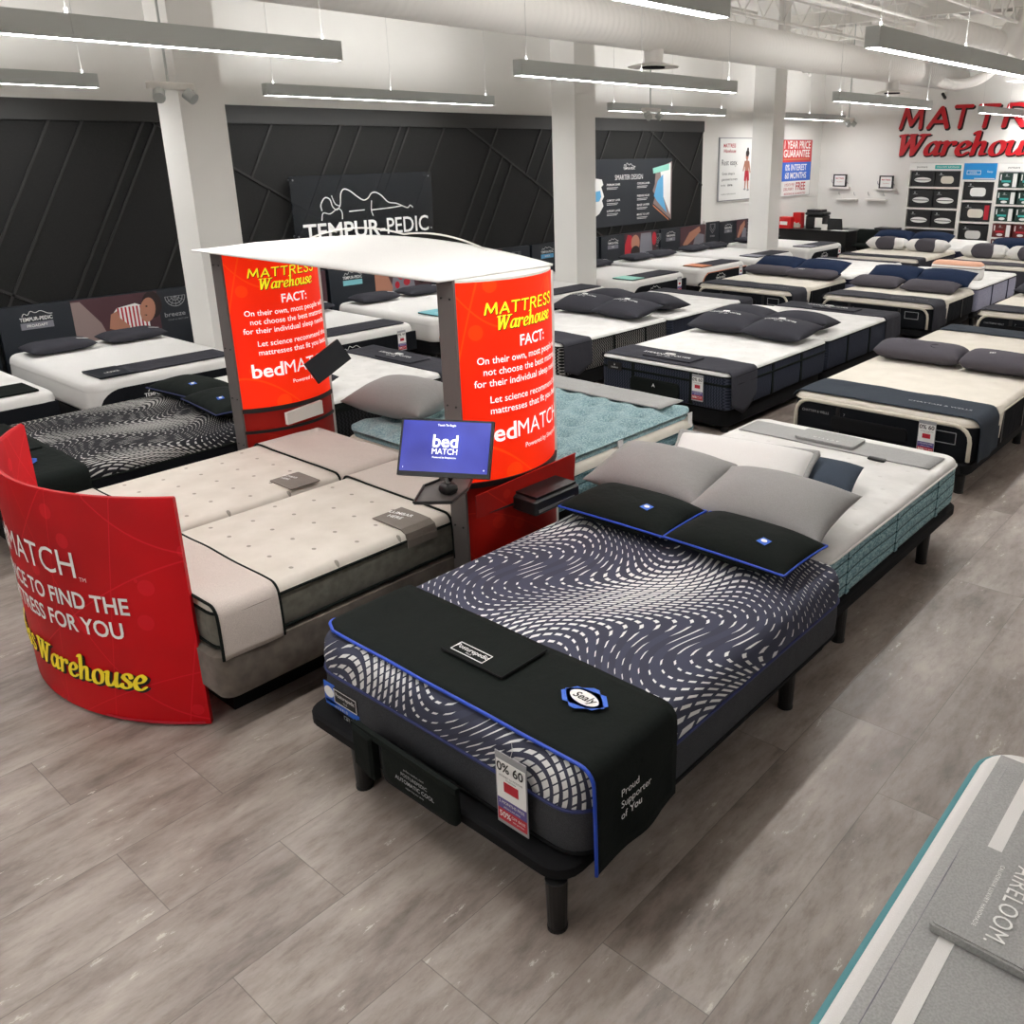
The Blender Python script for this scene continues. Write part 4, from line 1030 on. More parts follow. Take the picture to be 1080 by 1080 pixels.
c = cover(S1, -h + .02, -.52, w_, H, .03, .30, 'charcoal', 'charcoal cover on the diamond-sided mattress, hanging to a point at the aisle corner', r=.05, point=.5, wr=.008)
g = Geo(); g.loft([rrect(-.90, -.64, -.25, .32, .01, H + .014, 3), rrect(-.90, -.64, -.25, .32, .01, H + .03, 3)]); g.mk('pocket', 'charcoal', c)
logo3(c, plane_fn((-.78, .1, H + .032), NY, PX), 1.6)
hang_tag((6.835, 4.42, .56), NY, 'sale card on the foot of the dark diamond-sided mattress', .85)
PG = 'charcoal logo pillows on the diamond-sided beds'
dark_pillow(8.60, 5.20, .61, 'charcoal logo pillow in the four-pillow heap, front one nearest the wall side', PG, .1, -.12)
dark_pillow(8.56, 4.48, .61, 'charcoal logo pillow in the four-pillow heap, front one nearest the aisle', PG, -.05, -.12)
dark_pillow(9.15, 5.25, .61, 'charcoal pillow in the four-pillow heap, rear one nearest the wall side', PG, .0, .12, False)
dark_pillow(9.15, 4.55, .61, 'charcoal pillow in the four-pillow heap, rear one nearest the aisle', PG, .1, .12, False)
pillow(9.6, 5.35, .605, .5, .34, .13, 'white_fabric', 'crumpled white pillow behind the four charcoal pillows', 'white pillows', rz=.3, ry=-.2)
bed_base(8.88, 10.90, 4.13, 5.60, '+X', 'black box base under the far diamond-sided mattress', .06, .24, legs=[])
S2, h, w_, H = mattress(8.885, 10.95, 4.10, 5.64, .24, .60, '+X', 'white-topped mattress with dark diamond-quilted sides behind the four-pillow heap', 'quilt_white', 'stearns_side', 'black_fabric', .035, .03, .09, straps=(-.75, -.1, .5), group='diamond-sided mattresses')
c = cover(S2, -h + .02, -.55, w_, H, .30, .04, 'charcoal', 'charcoal cover at the far end of the second diamond-sided mattress', r=.05, wr=.008)
g = Geo(); g.loft([rrect(-.90, -.64, -.25, .32, .01, H + .014, 3), rrect(-.90, -.64, -.25, .32, .01, H + .03, 3)]); g.mk('pocket', 'charcoal', c)
logo3(c, plane_fn((-.78, -.1, H + .032), (0, 1, 0), (-1, 0, 0)), 1.6)

def zoned(x0, x1, y0, y1, foot, label, zt=.60, top='cream_top', side='black_side', grp='cream-topped mattresses with black sides', trim=True):
    o, h, w_, H = mattress(x0, x1, y0, y1, .26, zt, foot, label, top, side, 'black_fabric' if not trim else 'cream_pad', .05, .045, .12, group=grp, straps=(-.3, .3), strap_mat='black')
    if trim:
        g = Geo(); p = [(-h - .004, w_ - .045, .02)] + [(-h - .004, w_ - .045 - .12 + .12 * cos(a * pi / 8), H - .05 - .12 + .12 * sin(a * pi / 8)) for a in range(5)] + [(-h - .004, -(w_ - .045 - .12 + .12 * cos(a * pi / 8)), H - .05 - .12 + .12 * sin(a * pi / 8)) for a in range(4, -1, -1)] + [(-h - .004, -w_ + .045, .02)]
        g.tube(p, .017, 8); g.mk('foot_trim', 'cream_pad', o, True)
        g = Geo(); g.loft([[(x, -u, z) for (u, z, _) in rrect(-.4 + i, .25 - i, .07 + i, .19 - i, .03, 0, 4)] for x, i in ((-h - .004, 0), (-h - .02, 0), (-h - .024, .012))]); g.mk('handle_pocket', 'black_matte', o)
        F = plane_fn((-h - .01, 0, 0), NY, PZ)
        multi_text('foot_lettering', [('CHATTAM & WELLS', .03, (-.545, .20), dict(fit=.24)), ('7', .03, (-.29, .21), {})], F, 'soft_print', o)
        poly_obj('small_label', ribbon([(.44, .14), (.62, .14), (.62, .23), (.44, .23), (.44, .14)], .006), F, 'soft_print', o)
    return o, h, w_, H
def zcover(bed, h, w_, H, label, near='dr', xa=.03, xb=.52, mat='charcoal_blue', drop=.34, lett=True, under=True, words='CHATTAM & WELLS'):
    dr, dl = (drop, .05) if near == 'dr' else (.05, drop)
    c = cover(bed, -h + xa, -h + xb, w_, H, dl, dr, mat, label, r=.09, off=.014, wr=.007)
    if under:
        s = -1 if near == 'dr' else 1
        vs = [(-h + xb - .02, s * (w_ - .02), H + .008), (-h + xb + .10, s * (w_ - .01), H + .004), (-h + xb + .09, s * (w_ + .01), H - .03), (-h + xb + .02, s * (w_ + .014), H - .25), (-h + xb - .03, s * (w_ + .012), H - .2), (-h + xb - .03, s * (w_ + .012), H - .05)]
        a = mk('underlay_corner', vs, [(0, 1, 2, 5), (5, 2, 3, 4)], 'cream', c); md = a.modifiers.new('t', 'SOLIDIFY'); md.thickness = .006
    if lett:
        s = 1 if near == 'dr' else 1
        text('lettering', words, .042, plane_fn((-h + (xa + xb) / 2 - .06, -.40, H + .026), NY, PX), 'soft_print', c, .01, fit=.5)
    return c
def bolster(x, y, z, label, group, w_=.80, d=.30, h_=.20, mat='bolster_grey', rz=0, circles=False, lett=None):
    o = pillow(x, y, z, w_, d, h_, mat, label, group, rz=rz, pinch=.0, p=2.4, py=10)
    f = on_top(o, w_, d, h_, 0, -.07, p=2.4)
    if lett: text('lettering', lett, .045, lambda u, v, l=0: f(u + .22 * 0 - .2, v, l), 'white_print', o, .012, lift=0)
    if circles:
        g = Geo()
        for cu in (.16, .27):
            ring = [(cu + .05 * cos(a * pi / 10), -.02 + .04 * sin(a * pi / 10)) for a in range(21)]; g.tube([tuple(f(u, v, -.002)) for u, v in ring], .004, 5, False)
        g.mk('ring_quilting', mat, o, True)
    return o
# nearest cream and black bed on the aisle, with its head-to-head partner
bed_base(6.68, 8.60, 1.86, 3.38, '-X', 'black bed base under the cream and black mattress beside the right aisle', .15, 0.26)
o, h, w_, H = zoned(6.72, 8.62, 1.84, 3.38, '-X', 'cream-topped mattress with black sides beside the right aisle, behind the teal-sided bed')
zcover(o, h, w_, H, 'blue-grey foot cover hanging down the aisle side of the nearest cream and black mattress')
hang_tag((6.675, 2.20, .56), NY, 'sale card on the black foot of the nearest cream and black mattress', .9)
bolster(8.44, 2.92, .61, 'long grey lettered pillow on the nearest cream and black bed, the left one', 'long grey pillows on the aisle bed', .80, .42, .19, circles=True, lett='ZONED', rz=.02)
bolster(8.42, 2.10, .61, 'long grey lettered pillow on the nearest cream and black bed, the right one', 'long grey pillows on the aisle bed', .80, .42, .19, circles=True, lett='ZONED', rz=.0)
bed_base(8.64, 10.50, 1.86, 3.38, '+X', 'black bed base under the partner of the nearest cream and black mattress', .15, 0.26)
o, h, w_, H = zoned(8.63, 10.55, 1.84, 3.38, '+X', 'cream-topped mattress head to head with the nearest cream and black mattress', trim=False)
zcover(o, h, w_, H, 'blue-grey foot cover on the far end of the aisle pair of cream mattresses', near='dl', under=False, lett=False, xb=.42)
# next aisle bed further back
bed_base(11.7, 13.6, 1.88, 3.40, '-X', 'black bed base under the farthest aisle mattress at the right edge', .15, 0.26)
o, h, w_, H = zoned(11.7, 13.7, 1.86, 3.42, '-X', 'cream-topped mattress with black foot at the right edge, farther down the aisle')
zcover(o, h, w_, H, 'grey foot cover on the farther aisle mattress at the right edge', mat='charcoal')
dark_pillow(13.35, 3.0, .61, 'charcoal pillow at the right edge on the farther aisle bed', 'pillows at the right edge', 0, -.1, False)
# cream and black bed with navy and grey pillows, with its lavender partner
bed_base(11.75, 13.5, 4.02, 5.56, '-X', 'black bed base under the cream mattress with navy and grey pillows', .15, 0.26)
o, h, w_, H = zoned(11.72, 13.5, 3.98, 5.56, '-X', 'cream-topped mattress with dark ribbed sides under navy and grey pillows, mid-room')
zcover(o, h, w_, H, 'charcoal foot cover on the mid-room cream mattress with navy and grey pillows', mat='charcoal', drop=.36)
G2 = 'navy and grey pillows on the mid-room cream bed'
pillow(12.88, 5.22, .605, .74, .36, .16, 'bolster_grey', 'grey pillow in front of a navy one, left of two on the mid-room cream bed', G2, p=2.2, py=6, ry=-.15)
pillow(12.85, 4.42, .605, .78, .36, .16, 'bolster_grey', 'grey pillow in front of a navy one, right of two on the mid-room cream bed', G2, p=2.2, py=6, ry=-.15)
pillow(13.30, 5.12, .67, .78, .44, .20, 'navy', 'navy pillow behind a grey one, left of two on the mid-room cream bed', G2, p=2.4, ry=-.35)
pillow(13.28, 4.36, .67, .80, .44, .20, 'navy', 'navy pillow behind a grey one, right of two on the mid-room cream bed', G2, p=2.4, ry=-.35)
bed_base(13.55, 15.5, 4.0, 5.56, '+X', 'black bed base under the lavender-sided mattress with the peach bedding bag', .15, 0.26)
o, h, w_, H = mattress(13.53, 15.55, 3.97, 5.58, .26, .62, '+X', 'white-topped mattress with lavender sides, holding the peach bedding bag', 'quilt_white', 'lavender', 'black_fabric', .035, .03, .08, straps=(-.5, .3), strap_mat='navy_band', group='lavender-sided mattresses')
bag = empty('bedding_bag', (14.35, 4.55, .625), 'peach and clear zipped bedding bag standing on the lavender-sided mattress', 'bedding bag')
g = Geo(); g.loft([rrect(-.12, .12, -.36, .36, .05, 0, 4), rrect(-.14, .14, -.38, .38, .07, .05, 4), rrect(-.14, .14, -.38, .38, .07, .2, 4), rrect(-.10, .10, -.34, .34, .06, .25, 4)]); g.mk('bag_body', 'white_fabric', bag, True)
g = Geo(); g.loft([rrect(-.142, .142, -.382, .382, .07, .17, 4), rrect(-.13, .13, -.37, .37, .07, .23, 4), rrect(-.1, .1, -.33, .33, .06, .262, 4)]); g.mk('bag_lid', 'peach', bag, True)
g = Geo(); p = rrect(-.143, .143, -.383, .383, .07, .17, 4); g.tube(p + [p[0]], .006, 5, False); g.mk('zip', 'grey_fabric', bag)
# second wall-side pair
bed_base(11.7, 13.5, 6.02, 7.56, '-X', 'black bed base under the cream mattress nearest the low white beds', .15, 0.26)
o, h, w_, H = zoned(11.62, 13.55, 5.98, 7.58, '-X', 'cream-topped mattress with black sides under navy and long grey pillows, near the third column')
zcover(o, h, w_, H, 'charcoal foot cover on the cream mattress near the third column', mat='charcoal', under=True, drop=.3)
G3 = 'navy and grey pillows near the third column'
bolster(13.10, 7.14, .61, 'long grey pillow below a navy one near the third column, the left one', G3, .80, .34, .15)
bolster(13.08, 6.36, .61, 'long grey pillow below a navy one near the third column, the right one', G3, .80, .34, .15, lett='ZONED')
pillow(13.40, 7.12, .67, .80, .46, .2, 'navy', 'navy pillow behind a long grey one near the third column, the left one', G3, p=2.4, ry=-.3)
pillow(13.38, 6.34, .67, .80, .46, .2, 'navy', 'navy pillow behind a long grey one near the third column, the right one', G3, p=2.4, ry=-.3)
bed_base(13.6, 15.8, 6.02, 7.56, '+X', 'black bed base under the lavender-sided mattress with navy band', .15, 0.26)
o, h, w_, H = mattress(13.6, 15.85, 5.98, 7.58, .26, .62, '+X', 'white-topped mattress with navy band over lavender sides, past the third column', 'quilt_white', 'lavender', 'navy_band', .1, .05, .08, straps=(-.5, .3), strap_mat='navy_band', group='lavender-sided mattresses')
g = Geo(); g.loft([rrect(-h - .006, h + .006, -w_ - .006, w_ + .006, .09, H - .13, 5), rrect(-h - .008, h + .008, -w_ - .008, w_ + .008, .09, H - .05, 5)], False, False); g.mk('navy_band', 'navy_band', o, True)
cover(o, -h + .02, -h + .22, w_, H, .0, .0, 'charcoal', 'narrow dark runner at the far end of the navy-banded mattress', name='foot_runner', wr=.003)
# farthest beds
bed_base(16.6, 18.6, 6.02, 7.56, '-X', 'black bed base under the farthest white mattress with striped roll pillows', .15, 0.26)
o, h, w_, H = mattress(16.55, 18.65, 5.98, 7.58, .26, .60, '-X', 'white mattress with rolled grey-banded pillows below the box shelves', 'cream_top', 'charcoal', 'cream_pad', .06, .05, .1, group='farthest mattresses')
cover(o, -h + .02, -h + .4, w_, H, .03, .2, 'charcoal', 'charcoal cover on the white mattress with rolled grey-banded pillows')
G4 = 'rolled white pillows with grey sleeves'
pillow(18.0, 7.15, .6, .80, .36, .24, 'white_fabric', 'rolled white pillow with grey sleeve below the shelves, left of the far pair', G4, p=2.4, py=10, band=('bolster_grey', .5))
pillow(18.0, 6.34, .6, .80, .36, .24, 'white_fabric', 'rolled white pillow with grey sleeve below the shelves, right of the far pair', G4, p=2.4, py=10, band=('bolster_grey', .5))
bed_base(18.7, 20.7, 6.02, 7.56, '+X', 'black bed base under the farthest mattress in front of the shelves', .15, 0.26)
o, h, w_, H = mattress(18.68, 20.75, 5.96, 7.60, .26, .62, '+X', 'white mattress with navy sides and navy pillows in front of the box shelves', 'quilt_white', 'navy_band', 'navy_band', .06, .05, .1, group='farthest mattresses')
pillow(19.2, 7.5, .64, .84, .40, .24, 'navy', 'navy pillow in front of the box shelves, the left one', 'navy pillows by the box shelves', p=3, ry=-.3)
pillow(19.2, 6.68, .64, .84, .40, .24, 'navy', 'navy pillow in front of the box shelves, the right one', 'navy pillows by the box shelves', p=3, ry=-.3)
bed_base(16.6, 18.6, 4.02, 5.56, '-X', 'black bed base under the far right mattress with grey-banded pillows', .15, 0.26)
o, h, w_, H = mattress(16.5, 18.6, 3.98, 5.58, .26, .60, '-X', 'white mattress at the right edge with rolled grey-banded pillows', 'cream_top', 'charcoal', 'cream_pad', .06, .05, .1, group='farthest mattresses')
cover(o, -h + .02, -h + .5, w_, H, .05, .2, 'bolster_grey', 'grey cover on the far right mattress with rolled pillows')
pillow(17.6, 5.12, .6, .80, .40, .25, 'white_fabric', 'rolled white pillow with grey sleeve at the right edge, the left one', G4, p=2.4, py=10, band=('bolster_grey', .5))
pillow(17.6, 4.3, .6, .80, .40, .25, 'white_fabric', 'rolled white pillow with grey sleeve at the right edge, the right one', G4, p=2.4, py=10, band=('bolster_grey', .5))
bed_base(18.65, 20.7, 4.02, 5.56, '+X', 'black bed base under the far right mattress against the red boxes', .15, 0.26)
o, h, w_, H = mattress(18.64, 20.7, 3.96, 5.60, .26, .62, '+X', 'white mattress with navy pillow at the right edge before the red boxes', 'quilt_white', 'navy_band', 'navy_band', .06, .05, .1, group='farthest mattresses')
pillow(19.1, 5.0, .64, .9, .40, .2, 'navy', 'navy pillow at the right edge behind the rolled grey-banded pillows', 'navy pillows by the box shelves', p=3, ry=-.3)

# ------------------------------------------------------------------ third row: waves, lattices
bed_base(1.62, 3.5, 6.16, 7.70, '-X', 'black bed base under the black wave-patterned mattress behind the banner', .15, 0.25)
D1, h, w_, H = mattress(1.60, 3.58, 6.12, 7.66, .25, .60, '-X', 'black mattress with pale wave pattern behind the red banner', 'wave_black', 'black_side', 'black_fabric', .10, .07, .13, group='wave-patterned mattresses')
c = cover(D1, -h + .03, -.48, w_, H, .05, .3, 'black_fabric', 'black foot cover with blue emblem on the black wave-patterned mattress', r=.06, off=.012)
g = Geo(); g.loft([rrect(-.78, -.53, -.17, .17, .012, H + .018, 3), rrect(-.78, -.53, -.17, .17, .012, H + .032, 3)]); g.mk('pocket', 'black_fabric', c, True, .6)
b1 = sh(plane_fn((0, 0, H + .034), NY, PX), -.05, -.66)
poly_obj('label_frame', ribbon([(-.09, -.03), (.09, -.03), (.09, .035), (-.09, .035), (-.09, -.03)], .004), b1, 'white_print', c, .001); text('label_lettering', 'Posturepedic', .034, b1, 'white_print', c, .012)
emblem(c, sh(plane_fn((0, 0, H + .028), NY, PX), .42, -.72), .10)
o = logo_pillow(3.42, 7.25, .60, 'dark pillow with navy piping on the black wave mattress, the one nearer the wall', rz=.1, pip='navy_piping')
o = logo_pillow(3.36, 6.62, .60, 'dark pillow with navy piping on the black wave mattress, half behind the far tower', rz=-.1, pip='navy_piping')
bed_base(3.65, 5.55, 6.28, 7.76, '+X', 'black bed base under the black lattice-sided mattress between the towers', .15, 0.24)
L1, h, w_, H = mattress(3.60, 5.68, 6.24, 7.80, .24, .60, '+X', 'white-topped mattress with black lattice sides seen between the two towers', 'quilt_white', 'lattice_dark', 'black_fabric', .08, .035, .09, group='lattice-sided mattresses')
g = Geo(); g.loft([rrect(-h - .006, h + .006, -w_ - .006, w_ + .006, .095, H - .12, 5), rrect(-h - .008, h + .008, -w_ - .008, w_ + .008, .095, H - .035, 5)], False, False); g.mk('dark_band', 'black_fabric', L1, True)
c = cover(L1, -h + .02, -h + .42, w_, H, .3, .05, 'charcoal', 'charcoal cover with logo pocket on the lattice-sided mattress between the towers', wr=.006)
g = Geo(); g.loft([rrect(-.92, -.66, -.25, .3, .01, H + .014, 3), rrect(-.92, -.66, -.25, .3, .01, H + .03, 3)]); g.mk('pocket', 'charcoal', c)
logo3(c, plane_fn((-.80, -.1, H + .032), (0, 1, 0), (-1, 0, 0)), 1.4)
dark_pillow(4.02, 6.66, .61, 'dark pillow between the towers beside the far red tower', 'dark pillows on the lattice-sided beds', .2, -.1, False, .62, .44, 'charcoal')
bed_base(7.0, 8.85, 6.22, 7.70, '-X', 'black box base under the white and black lattice-sided mattress', .06, .24, legs=[])
L2, h, w_, H = mattress(6.92, 8.90, 6.20, 7.72, .24, .60, '-X', 'white-topped mattress with black and white lattice sides, right of the near tower', 'quilt_white', 'lattice', 'black_fabric', .035, .03, .09, straps=(-.7, -.1, .5), group='lattice-sided mattresses')
cover(L2, -h + .02, -.5, w_, H, .05, .30, 'charcoal', 'charcoal cover hanging at the corner of the black and white lattice mattress', r=.05, point=.35, wr=.008)
PG = 'dark pillows on the lattice-sided beds'
dark_pillow(8.62, 7.30, .61, 'charcoal logo pillow by the lattice bed, front left of the heap', PG, .1, -.14)
dark_pillow(8.62, 6.62, .61, 'charcoal logo pillow by the lattice bed, front right of the heap', PG, -.05, -.14)
dark_pillow(9.20, 7.30, .61, 'charcoal pillow by the lattice bed, rear left of the heap', PG, 0, .14, False)
dark_pillow(9.25, 6.66, .61, 'charcoal pillow by the lattice bed, rear right of the heap', PG, -.1, .14, False)
bed_base(8.95, 10.8, 6.22, 7.70, '+X', 'black box base under the plain navy-sided mattress', .06, .24, legs=[])
L3, h, w_, H = mattress(8.91, 10.90, 6.18, 7.72, .24, .60, '+X', 'white-topped mattress with plain dark navy sides behind the lattice bed', 'quilt_white', 'stearns_side', 'black_fabric', .035, .03, .09, straps=(-.6, .1), group='diamond-sided mattresses')
cover(L3, -h + .02, -h + .34, w_, H, .22, .04, 'charcoal', 'charcoal cover on the far end of the plain navy-sided mattress', r=.05, wr=.008)

# ------------------------------------------------------------------ low white beds along the black wall, with headboards
def board(x0, x1, label, lab_mat, word, people=None, z0=.52, z1=1.04, parts='tp', split=(.34, .78), top_word='TEMPUR-PEDIC', y=10.66):
    o = empty('headboard', ((x0 + x1) / 2, y, z0), label, 'headboard', 'printed headboards along the wall')
    W_ = x1 - x0; H_ = z1 - z0; F = plane_fn((-W_ / 2, -.03, 0), PX, PZ)
    box_obj('board', -W_ / 2, W_ / 2, -.028, .04, -.52, H_, 'navy_board', o)
    a, b_ = W_ * split[0], W_ * split[1]
    g = Geo()
    uc = a * .5
    line = smooth_path([(-.12, .0), (-.1, .03), (-.07, .012), (-.04, .05), (0, .03), (.05, .045), (.11, .01), (.15, .005)], 4)
    for q in ribbon([(uc + u * 1.1, H_ - .11 + v) for u, v in line], .006): g.prism(q, F, .001)
    v, f = text_geo(top_word, .055, .02, fit=.32); g.add([F(p + uc, q + H_ - .145, .002) for p, q in v], f); g.mk('lettering', 'white_print', o)
    poly_obj('name_strip', [rect(uc - .16, uc + .16, H_ - .25, H_ - .18)], F, lab_mat, o, .001)
    if word: text('strip_lettering', word, .04, F, 'white_print', o, .01, at=(uc, H_ - .215), lift=.003)
    if b_ > a + .05:
        poly_obj('picture', [rect(a, b_, 0.02, H_ - .005)], F, 'plum_print', o, .002)
        P = lambda polys, nm, mt, lf: poly_obj(nm, [[(a + u * (b_ - a), v * H_) for u, v in p] for p in polys], F, mt, o, .0008, lf)
        if people == 'striped':
            P([[(0, .02), (0, .95), (.10, .95), (.30, .45), (.38, .02)]], 'pictured_cloth', 'mauve_print', .002)
            P([[(.45, .2), (.42, .55), (.5, .72), (.72, .78), (.86, .66), (.86, .1), (.55, .1)]], 'pictured_sleeve', 'white_print', .003)
            P([[(.5 + i * .045, .15), (.52 + i * .045, .15), (.52 + i * .045, .72), (.5 + i * .045, .72)] for i in range(8)], 'pictured_stripes', 'red_print', .004)
            P([[(.38, .3), (.42, .6), (.5, .66), (.52, .5), (.62, .3), (.6, .15)]], 'pictured_arm', 'skin_print', .005)
            P([ell(.92, .70, .12, .30)], 'pictured_hair', 'hair_print', .0045); P([ell(.86, .60, .095, .27, -.1)], 'pictured_face', 'skin_print', .0055)
            P([ell(.85, .68, .014, .018, 0, 8), [(.80, .5), (.84, .47), (.84, .50)]], 'pictured_features', 'hair_print', .0065)
        elif people == 'face':
            P([[(0, .05), (.5, .1), (.6, .6), (.3, .98), (0, .98)]], 'pictured_cloth', 'mauve_print', .002)
            P([ell(.72, .62, .22, .33, -.3)], 'pictured_hair', 'hair_print', .003); P([ell(.66, .52, .17, .3, -.4)], 'pictured_face', 'skin_print', .004)
            P([ell(.62, .58, .03, .02, 0, 8), ell(.74, .55, .03, .02, 0, 8), ell(.66, .38, .04, .02, 0, 8)], 'pictured_features', 'hair_print', .005)
        elif people == 'pair':
            P([[(0, .05), (0, .95), (.16, .95), (.3, .3), (.25, .05)], [(.65, .45), (.72, .95), (.9, .95), (.92, .4)]], 'pictured_arms', 'skin_print', .003)
            P([[(.25, .1), (.35, .85), (.65, .9), (.7, .2)]], 'pictured_shirt', 'slate_print', .002); P([ell(.45, .6, .06, .12), ell(.55, .4, .06, .1), ell(.38, .35, .04, .1)], 'pictured_pattern', 'red_print', .004)
            P([ell(.82, .5, .07, .2)], 'pictured_hair', 'hair_print', .004)
        elif people == 'hug':
            P([[(.0, .05), (.02, .6), (.1, .95), (.22, .9), (.3, .1)]], 'pictured_stripes', 'red_print', .003); P([ell(.33, .62, .13, .3)], 'pictured_face', 'skin_print', .004)
            P([[(.45, .1), (.5, .95), (.82, .95), (.88, .1)]], 'pictured_shirt', 'slate_print', .003); P([ell(.33, .3, .14, .22)], 'pictured_hair', 'hair_print', .0045); P([ell(.92, .7, .07, .25)], 'pictured_arm', 'red_print', .0045)
        elif people == 'arm':
            P([[(.1, .3), (.35, .75), (.75, .95), (.8, .75), (.45, .4), (.2, .2)]], 'pictured_arm', 'skin_print', .003); P([[(.5, .2), (.62, .7), (.95, .6), (.95, .1)]], 'pictured_shirt', 'slate_print', .002)
    if W_ > b_ + .05:
        s0 = (b_ + W_) / 2; g = Geo()
        if people == 'striped':
            for R_ in (.12, .09, .05): 
                for q in ribbon([(s0 + R_ * cos(a_ * pi / 12), H_ - .09 + R_ * sin(a_ * pi / 12)) for a_ in range(12, 25)], .008): g.prism(q, F, .001)
            for a_ in range(12, 25, 2):
                for q in ribbon([(s0, H_ - .09), (s0 + .12 * cos(a_ * pi / 12), H_ - .09 + .12 * sin(a_ * pi / 12))], .005): g.prism(q, F, .001)
        else:
            for k_ in (1, .75, .5): 
                for q in ribbon([(s0 - .1 * k_, H_ - .08), (s0 + .1 * k_, H_ - .08), (s0 + .1 * k_, H_ - .08 - .1 * k_), (s0, H_ - .09 - .17 * k_), (s0 - .1 * k_, H_ - .08 - .1 * k_), (s0 - .1 * k_, H_ - .08)], .008): g.prism(q, F, .001)
        v, f = text_geo('breeze', .075, .01, fit=min(.26, (W_ - b_) * .6)); g.add([F(p + s0 - .03, q + H_ * .42, .002) for p, q in v], f)
        v, f = text_geo('COOLER ALL NIGHT LONG', .02, 0); g.add([F(p + s0, q + H_ * .3, .002) for p, q in v], f); g.mk('emblem_lettering', 'soft_print', o)
    return o
def low_bed(x0, x1, i, label, accent=None, accent_word=None, tape=None, card=None, lab=''):
    y0, y1 = 8.45, 10.50
    bed_base(x0 + .02, x1 - .02, y0 + .06, y1, '-Y', 'black bed base under ' + lab, .12, .30, group='bases under the low white beds')
    o, h, w_, H = mattress(x0, x1, y0, y1, .30, .60, '-Y', label, 'white_fabric', 'white_fabric', None, .1, .07, .14, group='low white mattresses along the wall')
    g = Geo(); ring = [(x, u, z) for x, i_ in ((-h - .004, 0), (-h - .016, 0), (-h - .02, .012)) for (u, z, _) in []]
    def outline(i_):
        p = [(-w_ + .08 + i_, -.01 + i_ * 0), (w_ - .02 - i_, -.01), (w_ - .02 - i_, H - .09 - i_)]
        for a in range(7): t = a / 6; p.append((-w_ + .08 + i_ + .22 - .0 - .22 * sin(t * pi / 2) + 0, H - .09 - i_ - .16 + .16 * cos(t * pi / 2)))
        return p
    # local y of the world -x side is +y
    g.loft([[(x, -u, z) for u, z in outline(i_)] for x, i_ in ((-h + .01, 0), (-h - .014, 0), (-h - .018, .01))]); g.mk('foot_panel', 'black_side', o)
    if tape:
        p = outline(-.004)[2:]; p = smooth_path(p, 2); g = Geo(); g.tube([(-h - .008, -u, z) for u, z in p], .009, 6); g.mk('edge_tape', tape, o, True)
    F = plane_fn((-h - .02, 0, 0), NY, PZ)
    g = Geo(); line = smooth_path([(-.12, .0), (-.1, .03), (-.07, .012), (-.04, .05), (0, .03), (.05, .045), (.11, .01), (.15, .005)], 4)
    for q in ribbon([(u - .15, .13 + v) for u, v in line], .006): g.prism(q, F, .001)
    v, f = text_geo('TEMPUR-PEDIC', .05, .02, fit=.32); g.add([F(a - .15, b_ + .10, .002) for a, b_ in v], f); g.mk('foot_lettering', 'white_print', o)
    r = empty('foot_runner', ((x0 + x1) / 2, y0, .606), 'dark runner pad on ' + lab, 'runner pad', 'runner pads on the low white beds', pi / 2)
    g = Geo(); g.loft([rrect(.07, .47, -w_ + .12, w_ - .14, .01, .0, 3), rrect(.07, .47, -w_ + .12, w_ - .14, .01, .012, 3)]); g.mk('pad', 'charcoal' if accent != 'black_fabric' else 'black_fabric', r)
    if accent:
        g = Geo(); g.loft([rrect(.05, .46, w_ - .44, w_ - .13, .01, .013, 3), rrect(.05, .46, w_ - .44, w_ - .13, .01, .02, 3)]); g.mk('end_panel', accent, r)
        if accent_word: text('lettering', accent_word, .06, plane_fn((.2, w_ - .3, .022), NY, PX), 'white_print', r, .01)
    for k, xx, sd in (('left', x0 + .40, 1), ('right', x1 - .40, 2)):
        o2 = pillow(xx, 10.14, .61, .64, .38, .12, 'charcoal' if i != 1 else 'charcoal', 'flat %s pillow on ' % ('dark left', 'dark right')[k == 'right'] + lab, 'flat dark pillows on the low white beds', rz=pi / 2, p=3.5, pinch=.02, seed=sd)
        poly_obj('tab', [rect(.16, .27, -.015, .015)], on_top(o2, .64, .38, .12, 0, -.08, p=3.5), 'white_print', o2, .001)
    if card: hang_tag((x1 - .25, y0 - .03, .55), PX, 'sale card on ' + lab, .8)
    return o
low_bed(1.25, 2.80, 0, 'low white mattress cut off at the left edge', 'black_fabric', None, None, False, 'the low white bed at the left edge')
low_bed(3.05, 4.60, 1, 'low white mattress before the striped sleeper headboard', 'navy_board', 'LUXE', None, False, 'the low white bed before the striped sleeper headboard')
low_bed(5.22, 6.80, 2, 'low white mattress beside the far tower, with a sale card', None, None, None, True, 'the low white bed beside the far tower')
low_bed(7.08, 8.68, 3, 'low white mattress under the canopy edge with aqua panel and copper tape', 'aqua', 'BREEZE', 'orange_tape', False, 'the low white bed with the aqua panel')
low_bed(9.02, 10.55, 4, 'low white mattress just left of the second column', None, None, None, False, 'the low white bed left of the second column')
low_bed(11.06, 12.62, 5, 'low white mattress right of the second column with mint panel', 'mint', None, None, True, 'the low white bed with the mint panel')
low_bed(13.06, 14.60, 6, 'low white mattress with coral tape below the tall black board', 'orange_tape', None, 'orange_tape', True, 'the low white bed with the coral tape')
low_bed(14.98, 16.50, 7, 'low white mattress left of the third column with grey panel', 'slate_print', None, None, False, 'the low white bed left of the third column')
low_bed(17.15, 18.75, 8, 'low white mattress before the black desk', 'slate_print', None, None, True, 'the low white bed before the black desk')
board(.9, 3.05, 'dark printed headboard at the left edge', 'slate_print', '')
board(3.10, 5.18, 'dark headboard with a sleeper in a striped shirt, left of the first column', 'slate_print', 'PROADAPT', 'striped', split=(.345, .80))
